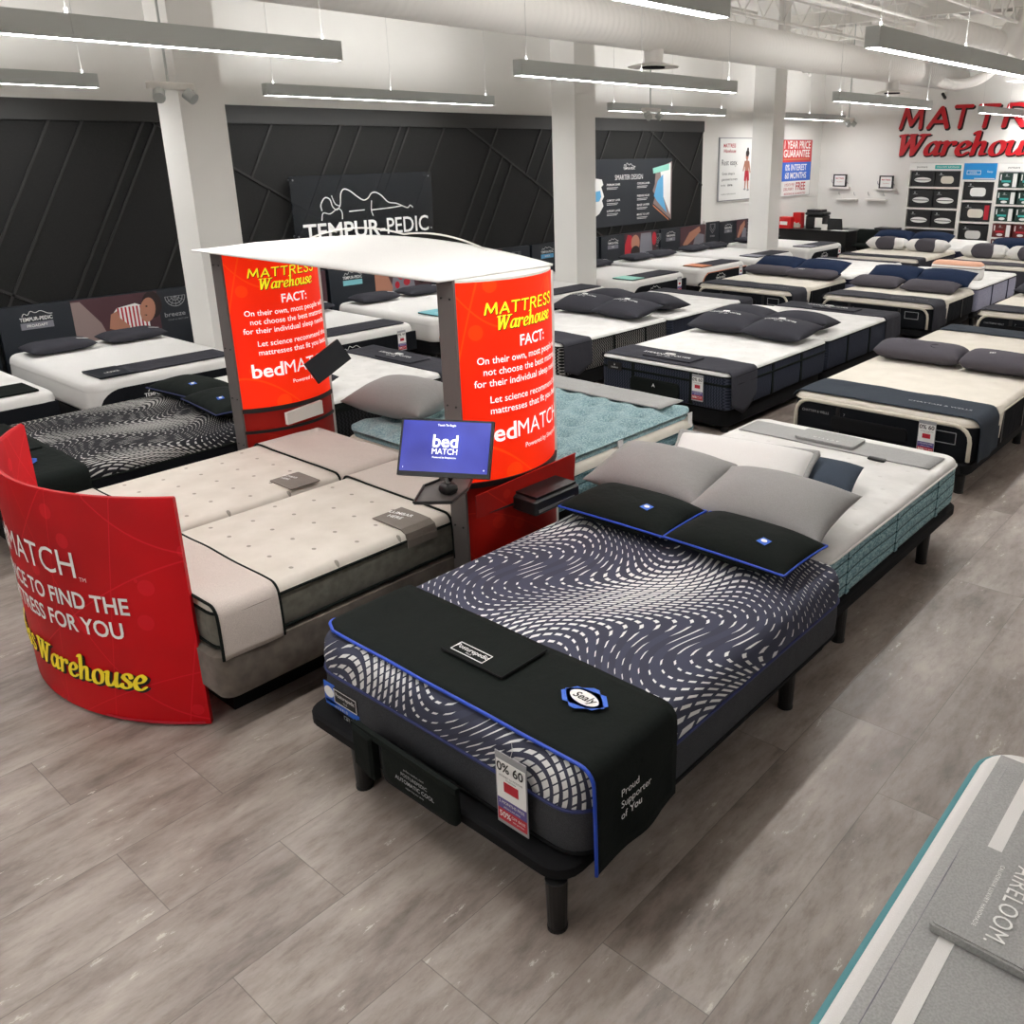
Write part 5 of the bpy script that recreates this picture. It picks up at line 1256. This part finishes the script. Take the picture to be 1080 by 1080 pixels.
board(5.24, 7.06, 'dark headboard with a sleeping face beside the far tower', 'purple_print', 'ADAPT', 'face', split=(.36, 1.0))
board(7.12, 9.0, 'dark headboard with an aqua strip seen under the canopy', 'aqua', '', 'pair', split=(.40, .95))
board(9.06, 11.1, 'dark headboard with a shield emblem right of the canopy', 'slate_print', 'LUXE', 'pair', split=(.34, .68))
board(11.16, 12.95, 'dark headboard with pale blue strip behind the second column', 'sky_print', 'BREEZE', None, split=(.42, .42))
board(13.02, 14.86, 'dark headboard with two people embracing, below the tall board', 'slate_print', 'PRO', 'hug', split=(.38, .95))
board(14.92, 16.56, 'dark headboard with a raised bare arm, at the end of the black wall', 'slate_print', 'LUXE', 'arm', split=(.42, 1.0))
o = board(17.2, 18.5, 'dark headboard with framed shield panel left of the third column', 'slate_print', 'LUXE', 'arm', split=(.55, .9), y=10.70)
sp = empty('shield_panel', (16.9, 10.70, .6), 'narrow framed black panel with a shield emblem beside the last headboard', 'panel')
box_obj('panel', -.3, .28, -.03, .03, -.6, .5, 'white', sp); F = plane_fn((0, -.032, 0), PX, PZ); poly_obj('print', [rect(-.27, .28, -.1, .47)], F, 'navy_board', sp)
g = Geo()
for k_ in (1, .7): 
    for q in ribbon([(-.1 * k_, .42), (.1 * k_, .42), (.1 * k_, .42 - .1 * k_), (0, .4 - .17 * k_), (-.1 * k_, .42 - .1 * k_), (-.1 * k_, .42)], .01): g.prism(q, lambda u, v, w_: F(u, v, w_ + .003), .001)
g.mk('emblem', 'soft_print', sp); text('lettering', 'breeze', .07, F, 'soft_print', sp, .01, at=(0, .17), lift=.004)

# ------------------------------------------------------------------ grey-topped bed at the lower right and its neighbour
bed_base(1.34, 2.82, -1.42, .58, '+Y', 'black bed base under the grey-covered mattress in the lower right corner', .15, 0.26)
A1, h, w_, H = mattress(1.30, 2.90, -1.45, .605, .26, .58, '+Y', 'white mattress with teal edge and grey cover in the lower right corner', 'white_fabric', 'teal_side', 'teal_side', .035, .03, .13)
g = Geo(); p = rrect(-h - .004, h + .004, -w_ - .004, w_ + .004, .13, H - .045, 6); g.tube(p + [p[0]], .019, 8, False); g.mk('teal_edge', 'teal_edge', A1, True)
c = cover(A1, -h + .05, -h + .8, w_ , H, -.005, -.005, 'grey_cover', 'grey cover with white stripe and stitched border in the lower right corner', wr=.003)
g = Geo(); g.box(-h + .145, -h + .185, -w_ + .08, w_ - .08, H + .008, H + .014); a = g.mk('white_stripe', 'white_fabric', c)
g = Geo(); g.tube([(-h + .085, -w_ + .1, H + .013), (-h + .085, w_ - .1, H + .011)], .0015, 4); g.mk('stitching', 'slate_print', c)
pk = empty('folded_pad', (2.14, .235, .597), 'folded grey pad with white maker lettering on the grey cover, lower right corner', 'folded pad')
g = Geo(); g.loft([rrect(-.19, .19, -.35, .255, .012, 0, 3), rrect(-.19, .19, -.35, .255, .012, .022, 3)]); g.mk('pad', 'grey_cover', pk)
g = Geo(); g.loft([rrect(-.183, .186, -.34, .25, .012, .0225, 3), rrect(-.183, .186, -.34, .25, .012, .026, 3)]); g.mk('flap', 'grey_cover', pk)
multi_text('lettering', [('AIRELOOM.', .07, (0, .10), dict(space=1.1, fit=.32)), ('CALIFORNIA LUXURY HANDMADE', .016, (0, .045), dict(space=1.3, fit=.26))], plane_fn((0, .205, .028), NX, NY), 'white_print', pk)

bed_base(3.08, 4.54, -1.42, .44, '+Y', 'black bed base of the navy mattress just inside the right edge', .15, 0.26)
mattress(3.04, 4.58, -1.45, .47, .26, .52, '+Y', 'navy-sided mattress barely showing at the right edge', 'quilt_white', 'navy_band', 'navy_piping', .035, .03, .1)

# ------------------------------------------------------------------ signs and posters on the walls
LOGO_LINE = [(-.44, .02), (-.445, .07), (-.40, .125), (-.35, .11), (-.33, .05), (-.29, .02), (-.25, .06), (-.235, .15), (-.2, .19), (-.14, .175), (-.06, .12), (0, .09), (.05, .105), (.09, .145), (.14, .15), (.2, .12), (.27, .06), (.36, .045), (.44, .015), (.49, .0), (.52, .02), (.55, .0)]
ac = empty('acrylic_sign', (7.82, 10.6, 1.36), 'tinted clear acrylic sign with white reclining figure outline on the black wall', 'sign')
F = plane_fn((-1.17, 0, 0), PX, PZ)
g = Geo(); g.prism([(0, .10), (2.34, .04), (2.36, .92), (.0, .91)], F, .008); g.mk('acrylic_sheet', 'glass_dark', ac)
g = Geo()
for u, v in ((.05, .15), (2.3, .12), (.05, .86), (2.3, .86)): g.tube([tuple(F(u, v, .012)), tuple(F(u, v, -.1))], .012, 8)
g.mk('standoff', 'steel', ac)
g = Geo()
S_ = 1.55
for q in ribbon(smooth_path([(1.12 + u * S_, .43 + v * S_) for u, v in LOGO_LINE], 4), .016): g.prism(q, lambda u, v, w_: F(u, v, w_ + .01), .003)
for pts in ([(-.33, .14), (-.30, .07), (-.25, .05)], [(-.45, -.06), (-.43, .0), (-.36, -.01), (-.28, .03), (-.24, .0), (-.24, -.06)], [(-.16, .0), (.0, .005)], [(.08, .0), (.3, .01), (.42, .02)], [(.085, .08), (.075, .0), (.09, -.05)]):
    for q in ribbon(smooth_path([(1.12 + u * S_, .43 + v * S_) for u, v in pts], 4), .014): g.prism(q, lambda u, v, w_: F(u, v, w_ + .01), .003)
g.mk('figure_outline', 'white_print', ac)
g = Geo(); v, f = text_geo('TEMPUR-', .31, .04, fit=1.32); g.add([F(a + .79, b_ + .175, .014) for a, b_ in v], f)
v, f = text_geo('PEDIC', .31, .008, fit=.76); g.add([F(a + 1.86, b_ + .185, .014) for a, b_ in v], f); g.mk('lettering', 'white_print', ac)
tb = empty('wall_board', (14.0, 10.66, 1.2), 'tall dark board titled smarter design with pale blue layered ends, on the black wall', 'sign board')
F = plane_fn((-1.3, 0, 0), PX, PZ)
box_obj('board', -1.3, 1.31, .0, .04, .0, 1.2, 'navy_board', tb)
poly_obj('pale_panels', [[(2.0, .98), (2.6, 1.14), (2.6, .02), (2.52, .06), (1.98, .36), (2.05, .5), (1.96, .6), (2.03, .72), (2.05, .92)]], F, 'mauve_print', tb, .002)
poly_obj('white_panels', [[(2.2, 1.0), (2.56, 1.12), (2.56, .12), (2.3, .5)], [(0, .9), (.38, .85), (.42, .76), (.36, .72), (.44, .55), (.38, .48), (.42, .38), (.3, .25), (0, .12)]], F, 'white_print', tb, .001, .0025)
poly_obj('blue_panels', [[(2.0, .5), (2.12, .78), (2.3, .9), (2.32, .45), (2.45, .15), (2.1, .4)], [(0, .62), (.33, .66), (.36, .55), (.3, .47), (0, .45)]], F, 'sky_print', tb, .001, .004)
poly_obj('mint_strip', [[(1.95, 1.02), (2.5, 1.1), (2.5, .98), (1.97, .92)]], F, 'mint', tb, .001, .005)
poly_obj('coral_strip', [[(1.96, .34), (2.5, .04), (2.52, .0), (1.98, .3)]], F, 'orange_tape', tb, .001, .005)
g = Geo()
for q in ribbon(smooth_path([(1.2 + u * .35, 1.06 + v * .35) for u, v in LOGO_LINE], 2), .01): g.prism(q, F, .001)
v, f = text_geo('TEMPUR-PEDIC', .06, .02, fit=.36); g.add([F(a + 1.2, b_ + 1.03, .003) for a, b_ in v], f)
v, f = text_geo('SMARTER DESIGN', .13, .0, fit=.86); g.add([F(a + 1.2, b_ + .87, .003) for a, b_ in v], f)
for ux_, items in ((.62, ((.75, 'PREMIUM COVER'), (.47, 'COMFORT LAYER'), (.28, 'SUPPORT LAYER'))), (1.55, ((.75, 'COOLING LAYER'), (.52, 'PRESSURE RELIEF'), (.35, 'BASE LAYER'), (.17, 'MADE TO LAST')))):
    for vv, s in items:
        v, f = text_geo(s, .05, .015, fit=.40); g.add([F(a + ux_ + .1, b_ + vv, .003) for a, b_ in v], f)
        g.add([F(a, b_, .003) for a, b_ in rect(ux_ - .1, ux_ + .24, vv - .055, vv - .047)], [(0, 1, 2, 3)]); g.add([F(a, b_, .003) for a, b_ in rect(ux_ - .1, ux_ + .2, vv - .08, vv - .072)], [(0, 1, 2, 3)])
g.mk('lettering', 'white_print', tb)
# poster with a child
po = empty('wall_poster', (17.95, 10.72, 1.48), 'white poster reading rest easy with a small child, between black wall and third column', 'poster')
F = plane_fn((-.78, 0, 0), PX, PZ)
box_obj('frame', -.79, .79, .0, .028, -.01, 1.32, 'soft_print', po); poly_obj('sheet', [rect(.02, 1.55, .01, 1.3)], F, 'white_print', po, .003)
multi_text('red_lettering', [('MATTRESS', .11, (.40, 1.15), dict(bold=.04, fit=.5)), ('Warehouse', .1, (.40, 1.04), dict(bold=.04, shear=.3, fit=.5))], F, 'red_print', po, .005)
multi_text('black_lettering', [('Rest easy.', .17, (.42, .80), dict(bold=-.003, fit=.66)), ('Great sleep is', .075, (.38, .57), {'fit': .52}), ('guaranteed at every', .075, (.44, .45), {'fit': .66}), ('one of our', .06, (.18, .33), {'fit': .2}), ('stores.', .07, (.47, .33), dict(bold=.02, fit=.22)), ('mattress comfort promise', .04, (.42, .14), {'fit': .62})], F, 'black_print', po, .005)
poly_obj('pictured_child_skin', [ell(1.16, .93, .06, .085), [(1.13, .87), (1.19, .87), (1.19, .82), (1.13, .82)], [(1.06, .83), (1.26, .83), (1.24, .60), (1.09, .60)], [(1.06, .83), (1.10, .78), (1.02, .60), (.99, .62)], [(1.26, .83), (1.22, .78), (1.30, .56), (1.33, .58)], [(1.09, .42), (1.15, .42), (1.13, .24), (1.09, .24)], [(1.19, .42), (1.25, .42), (1.26, .22), (1.22, .22)]], F, 'skin_print', po, .001, .004)
poly_obj('pictured_child_hair', [ell(1.17, .99, .075, .07), ell(1.18, 1.07, .04, .045)], F, 'hair_print', po, .001, .0055)
poly_obj('pictured_child_shorts', [[(1.08, .62), (1.25, .62), (1.28, .40), (1.18, .40), (1.17, .5), (1.15, .40), (1.06, .40)]], F, 'red_print', po, .001, .0055)
poly_obj('pictured_child_shoes', [ell(1.10, .22, .05, .022), ell(1.24, .2, .05, .022)], F, 'soft_print', po, .001, .0055)
# price guarantee poster
pg = empty('wall_poster', (20.72, 10.72, 1.45), 'red, white and blue poster about a one year price guarantee in the far corner', 'poster')
F = plane_fn((-.80, 0, 0), PX, PZ)
box_obj('frame', -.82, .78, .0, .028, .0, 1.32, 'soft_print', pg)
poly_obj('red_field', [rect(.0, 1.56, .80, 1.31)], F, 'red', pg, .003); poly_obj('blue_field', [rect(.0, 1.56, .36, .80)], F, 'blue_print', pg, .003); poly_obj('white_field', [rect(.0, 1.56, .01, .36)], F, 'white_print', pg, .003)
poly_obj('orange_rule', [rect(.12, 1.44, .85, .88)], F, 'orange_tape', pg, .001, .003)
multi_text('white_lettering', [('1 YEAR PRICE', .24, (.78, 1.19), dict(bold=.02, fit=1.34)), ('GUARANTEE', .24, (.78, .99), dict(bold=.02, fit=1.34)), ('0% INTEREST', .2, (.78, .67), dict(bold=.025, fit=1.1)), ('60 MONTHS', .2, (.78, .48), dict(bold=.025, fit=1.1))], F, 'white_print', pg, .005)
multi_text('red_lettering', [('1 MONTH FREE', .1, (.48, .27), {'fit': .5}), ('DELIVERY', .1, (.45, .17), {'fit': .5}), ('FREE', .26, (1.06, .22), dict(bold=.02, fit=.5)), ('BEDDING & GUARANTEE', .07, (.78, .06), {'fit': 1.1})], F, 'red_print', pg, .005)
# big wall letters
ws = empty('wall_sign', (XW, 6.0, 2.37), 'huge red lettering with black shadow spelling the shop name on the far wall', 'sign')
F = plane_fn((0, 2.76, 0), NY, PZ)
for ch, u0, u1 in zip('MATTRESS', (.0, .66, 1.27, 1.80, 2.34, 2.98, 3.52, 4.10), (.60, 1.22, 1.74, 2.33, 2.93, 3.47, 4.04, 4.62)):
    out = []
    for ft in (1.12, .92):
        ps, adv = glyph_polys(ch, 1, 0, 0, shear=.14, fat=ft); out.append(ps)
    allp = [p for q in out[1] for p in q]; m0 = min(p[0] for p in allp); m1 = max(p[0] for p in allp); k_ = (u1 - u0 - .03) / (m1 - m0)
    l = Geo(); l2 = Geo()
    for i_, p in enumerate(out[0]): l.prism([(u0 + (u - m0) * k_ + .02, .59 + v * .54 - .03) for u, v in p], lambda u, v, w_: F(u, v, w_ + i_ * .0001), .018)
    for i_, p in enumerate(out[1]): l2.prism([(u0 + (u - m0) * k_, .59 + v * .54) for u, v in p], lambda u, v, w_: F(u, v, w_ + .024 + i_ * .0001), .012)
    a = l.mk('letter', 'black_print', ws); l2.mk('letter_face', 'signred', a)
xx = .02; wd = 2.90 / sum(GL[c][0] for c in 'Warehou'); 
for ch in 'Warehouse':
    ps, adv = glyph_polys(ch, 1, 0, 0, fat=.85); ps2, _ = glyph_polys(ch, 1, 0, 0, fat=1.05)
    sc2 = .54 if ch in 'Wh' else .54
    l = Geo(); l2 = Geo()
    for i_, p in enumerate(ps2): l.prism([(xx + u * wd + .02, .02 + v * .48 - .02) for u, v in p], lambda u, v, w_: F(u, v, w_ + i_ * .0001), .018)
    for i_, p in enumerate(ps): l2.prism([(xx + u * wd, .02 + v * .48 + .005) for u, v in p], lambda u, v, w_: F(u, v, w_ + .024 + i_ * .0001), .012)
    a = l.mk('letter', 'black_print', ws); l2.mk('letter_face', 'signred', a); xx += adv * wd
# ------------------------------------------------------------------ box shelves on the far wall
XS = 21.68
def shelf_unit(y1, y0, label, shelves, header, z1=2.22):
    o = empty('shelf_unit', (21.86, (y0 + y1) / 2, 0), label, 'shelf unit', 'white shelf units on the far wall'); W_ = (y1 - y0) / 2
    g = Geo()
    for s in (-1, 1): g.box(-.18, .18, s * W_ - .02, s * W_ + .02, 0, z1)
    g.mk('side_panel', 'white', o)
    g = Geo(); g.box(.16, .18, -W_, W_, 0, z1); g.mk('back_panel', 'soft_print', o)
    for z in shelves: box_obj('shelf', -.18, .17, -W_ + .02, W_ - .02, z - .02, z + .02, 'white', o)
    box_obj('header', -.19, -.17, -W_, W_, header[0], z1, header[1], o)
    return o, W_
F0 = lambda y, z: plane_fn((XS - .0, y, z), NY, PZ)
u1, W1 = shelf_unit(8.26, 7.04, 'left white shelf unit of black pillow cartons on the far wall', (1.67, 1.19, .74, .3), (2.06, 'white_print'))
F = plane_fn((-.192, W1, 0), NY, PZ); poly_obj('teal_strip', [rect(.60, 1.2, 2.09, 2.18)], F, 'teal_print', u1, .001)
multi_text('header_lettering', [('purecare', .07, (.30, 2.135), {})], F, 'black_print', u1); multi_text('strip_lettering', [('PILLOW SAVINGS', .05, (.9, 2.135), {'fit': .5})], F, 'white_print', u1)
u2, W2 = shelf_unit(7.00, 6.28, 'middle white shelf unit with blue header on the far wall', (1.84, 1.39, .92, .45), (1.87, 'boxblue'))
F = plane_fn((-.192, W2, 0), NY, PZ); poly_obj('header_frame', ribbon([(.08, 1.98), (.38, 1.98), (.38, 2.06), (.08, 2.06), (.08, 1.98)], .01) + [rect(.25, .7, 1.88, 1.9)], F, 'white_print', u2, .001); multi_text('header_lettering', [('COOL', .06, (.22, 2.02), {}), ('Sleep', .06, (.58, 2.04), {})], F, 'white_print', u2)
u3, W3 = shelf_unit(6.24, 4.9, 'right white shelf unit of green and red cartons at the right edge', (1.68, 1.32, .95, .6, .28), (2.05, 'white_print'))
F = plane_fn((-.192, W3, 0), NY, PZ); multi_text('header_lettering', [('purecare', .07, (.32, 2.135), {})], F, 'black_print', u3)
POS = ['top', 'second', 'third', 'bottom']
def carton(y, z, wd, ht, label, mat, pil='white_print', kind=0, grp='pillow cartons on the shelves', dots=None):
    o = empty('pillow_carton', (21.84, y, z), label, 'carton', grp)
    box_obj('carton', -.14, .16, -wd / 2, wd / 2, 0, ht, mat, o)
    F = plane_fn((-.141, 0, 0), NY, PZ)
    if kind == 0: p = [ell(.0, ht * .42, wd * .36, ht * .17)]
    elif kind == 1: p = [rrect(-wd * .27, wd * .27, ht * .2, ht * .68, .07, 0, 4)]; p = [[(a, b_) for a, b_, _ in p[0]]]
    else: p = [rect(wd * .24, wd * .46, ht * .05, ht * .95), rect(-.42 * wd, -.36 * wd, ht * .5, ht * .9)]
    poly_obj('pictured_pillow' if kind < 2 else 'white_label', p, F, pil, o, .001)
    if kind == 0: poly_obj('pillow_band', [rect(-wd * .34, wd * .34, ht * .395, ht * .435)], F, 'black_print', o, .001, .0012)
    poly_obj('carton_logo', [ell(-wd * .28 if kind < 2 else -.1 * wd, ht * .84, .02, .025, 0, 8), rect(-wd * .36 if kind < 2 else -.2 * wd, -wd * .16 if kind < 2 else .05 * wd, ht * .74, ht * .765)], F, 'soft_print', o, .001)
    if kind == 2: poly_obj('pictured_pillow', [ell(-.08 * wd, ht * .2, wd * .17, ht * .1)], F, 'white_print', o, .001); 
    if dots: poly_obj('colour_print', [rect(-.34 * wd, .14 * wd, ht * .36, ht * .5)] if kind == 2 else [rect(wd * .3, wd * .46, ht * .1, ht * .9)], F, dots, o, .001)
    return o
for r, (z, ht) in enumerate(((1.70, .34), (1.22, .40), (.77, .38), (.33, .36))):
    for k, y in enumerate((7.93, 7.36)):
        carton(y, z, .55, ht, 'black pillow carton, %s column of left shelf unit, %s row' % (('left', 'right')[k], POS[r]), 'blackbox', 'cream' if (r == 0 and k == 1) else 'white_print', 1 if (r == 0 and k == 1) else 0)
for r, (z, ht) in enumerate(((1.42, .40), (.95, .40), (.48, .38))):
    carton(6.64, z, .64, ht, 'wide black pillow carton, middle shelf unit, %s row' % ('top', 'middle', 'lower')[r], 'blackbox', ('white_print', 'cream', 'white_fabric')[r], 1, dots='red_print' if r == 1 else None)
for r, (z, ht) in enumerate(((1.70, .32), (1.34, .28), (.97, .3), (.62, .29), (.30, .27))):
    for k, y in enumerate((6.02, 5.58, 5.14)):
        carton(y, z, .40, ht, '%s carton, column %s of right shelf unit, %s row' % ('green' if r < 3 else 'red', ('beside the blue-header unit', 'in the middle', 'on the right')[k], ('top', 'second', 'third', 'fourth', 'lowest')[r]), 'greenbox' if r < 3 else 'redbox', 'white_print', 2, 'small bedding cartons', 'teal_print' if r < 3 else 'red_print')
# low black cartons left of shelves
sp_ = empty('pillow_carton', (21.6, 8.62, 0), 'tall black carton standing on the floor left of the shelf units', 'carton')
box_obj('carton', -.2, .2, -.26, .26, 0, .72, 'blackbox', sp_); F = plane_fn((-.201, 0, 0), NY, PZ); poly_obj('pictured_pillow', [ell(-.0, .5, .18, .05), ell(0, .25, .18, .05)], F, 'white_print', sp_, .001)
# ledges with framed cards
def ledge(y, z, label, fr=False, wd=.54):
    o = empty('wall_ledge', (XW, y, z), label, 'shelf', 'small white ledges on the far wall')
    box_obj('ledge', -.12, 0, -wd / 2, wd / 2, -.02, .02, 'white', o)
    g = Geo()
    for s in (-1, 1): g.tube([(-.02, s * .2, .1), (-.1, s * .2, .13), (-.12, s * .2, .19)], .008, 6)
    g.mk('hook', 'steel', o)
    if fr:
        q = empty('framed_card', (XW - .06, y, z + .02), 'small black framed card standing on ' + fr, 'picture frame', 'framed cards on ledges')
        box_obj('frame', -.02, .01, -.18, .18, 0, .3, 'black', q); F = plane_fn((-.022, 0, 0), NY, PZ); poly_obj('card', [rect(-.14, .14, .03, .27)], F, 'white_print', q, .001)
        multi_text('lettering', [('MATTRESS', .05, (0, .2), dict(bold=.02, fit=.22)), ('free delivery', .03, (0, .12), {})], F, 'red_print', q, .002)
ledge(10.14, 1.62, 'upper left white ledge on the far wall above the desk', 'the left wall ledge')
ledge(8.93, 1.60, 'upper right white ledge on the far wall near the shelf units', 'the right wall ledge')
ledge(9.92, 1.33, 'lower left white ledge with hooks on the far wall')
ledge(9.15, 1.34, 'lower right white ledge with hooks on the far wall')
# desk
dk = empty('reception_desk', (20.3, 9.8, 0), 'long black sales desk in the far left corner', 'desk')
g = Geo(); g.box(-.45, .45, -.9, .9, 0, .70); g.mk('desk_body', 'black', dk); box_obj('desk_top', -.5, .5, -.95, .92, .70, .74, 'black_metal', dk)
ch_ = empty('office_chair', (20.25, 8.55, 0), 'black office chair with rounded back at the end of the sales desk', 'chair')
g = Geo(); g.loft([[(x, y, z) for (y, z, _) in rrect(-.26 + i, .26 - i, .28 + i, .78 - i, .08, 0, 4)] for x, i in ((.12, .02), (.08, 0), (0, 0), (-.03, .03))]); g.mk('backrest', 'black_fabric', ch_, True)
box_obj('seat', -.3, .28, -.25, .25, .38, .46, 'black_fabric', ch_, .03); g = Geo(); g.cyl(0, 0, .08, .4, .03); 
for a in range(5): g.tube([(0, 0, .1), (.28 * cos(a * 1.2566), .28 * sin(a * 1.2566), .05)], .02, 6)
g.mk('pedestal', 'black_metal', ch_)
for a in range(5): g = Geo(); g.tube([(.28 * cos(a * 1.2566), .28 * sin(a * 1.2566) - .02, .03), (.28 * cos(a * 1.2566), .28 * sin(a * 1.2566) + .02, .03)], .03, 10); g.mk('castor', 'rubber', ch_)
mn = empty('desk_printer', (20.3, 9.85, .74), 'black and white printer stacked high on the sales desk', 'printer')
box_obj('body', -.2, .2, -.22, .22, 0, .3, 'black', mn, .02); box_obj('scanner_lid', -.22, .2, -.24, .24, .31, .38, 'black', mn, .02); box_obj('white_panel', -.215, -.2, -.21, -.03, .03, .26, 'white', mn); box_obj('paper_tray', -.2, .12, -.16, .2, .385, .44, 'black_metal', mn)
lp = empty('laptop', (20.2, 9.3, .74), 'open black laptop on the sales desk', 'laptop')
box_obj('keyboard_base', -.15, .2, -.2, .2, 0, .02, 'black', lp); g = Geo(); g.prism([(-.22, .02), (.22, .02), (.17, .26), (-.17, .26)], lambda u, v, w_: (-.16 - w_ + v * .15, u, v), .015); g.mk('screen_lid', 'black', lp)
rb = empty('red_gift_box', (20.0, 10.52, .74), 'red carton with white print on the sales desk against the wall', 'box'); box_obj('carton', -.15, .15, -.18, .18, 0, .26, 'red', rb); poly_obj('print', [rect(-.1, .1, .08, .16)], plane_fn((-.151, 0, 0), NY, PZ), 'white_print', rb, .001)
rb = empty('red_gift_box', (20.15, 10.28, .74), 'taller red carton with gold trimmings on the sales desk', 'box'); box_obj('carton', -.1, .1, -.1, .1, 0, .36, 'red', rb)
g = Geo()
for k in range(7): a = random.random() * 6; g.tube([(-.1 + .02 * cos(a), -.08 + k * .025, .02), (-.14 + .03 * sin(a), -.1 + k * .035, .12 + .03 * cos(a * 2))], .022, 6)
g.mk('trimming', 'cream', rb)
ph = empty('card_stand', (19.95, 9.5, .74), 'small white card stand on the front of the sales desk', 'card stand'); box_obj('card', -.01, .01, -.07, .07, .0, .13, 'white', ph); box_obj('foot', -.04, .04, -.07, .07, 0, .01, 'white', ph)
tag(box_obj('paper_sheet', 19.87, 20.1, 8.95, 9.3, .741, .746, 'white_print'), 'white papers lying on the near edge of the sales desk', 'paper')
tag(box_obj('thermostat', 19.25, 19.33, 10.72, 10.75, .98, 1.12, 'black'), 'small black wall switch beside the third column', 'switch')
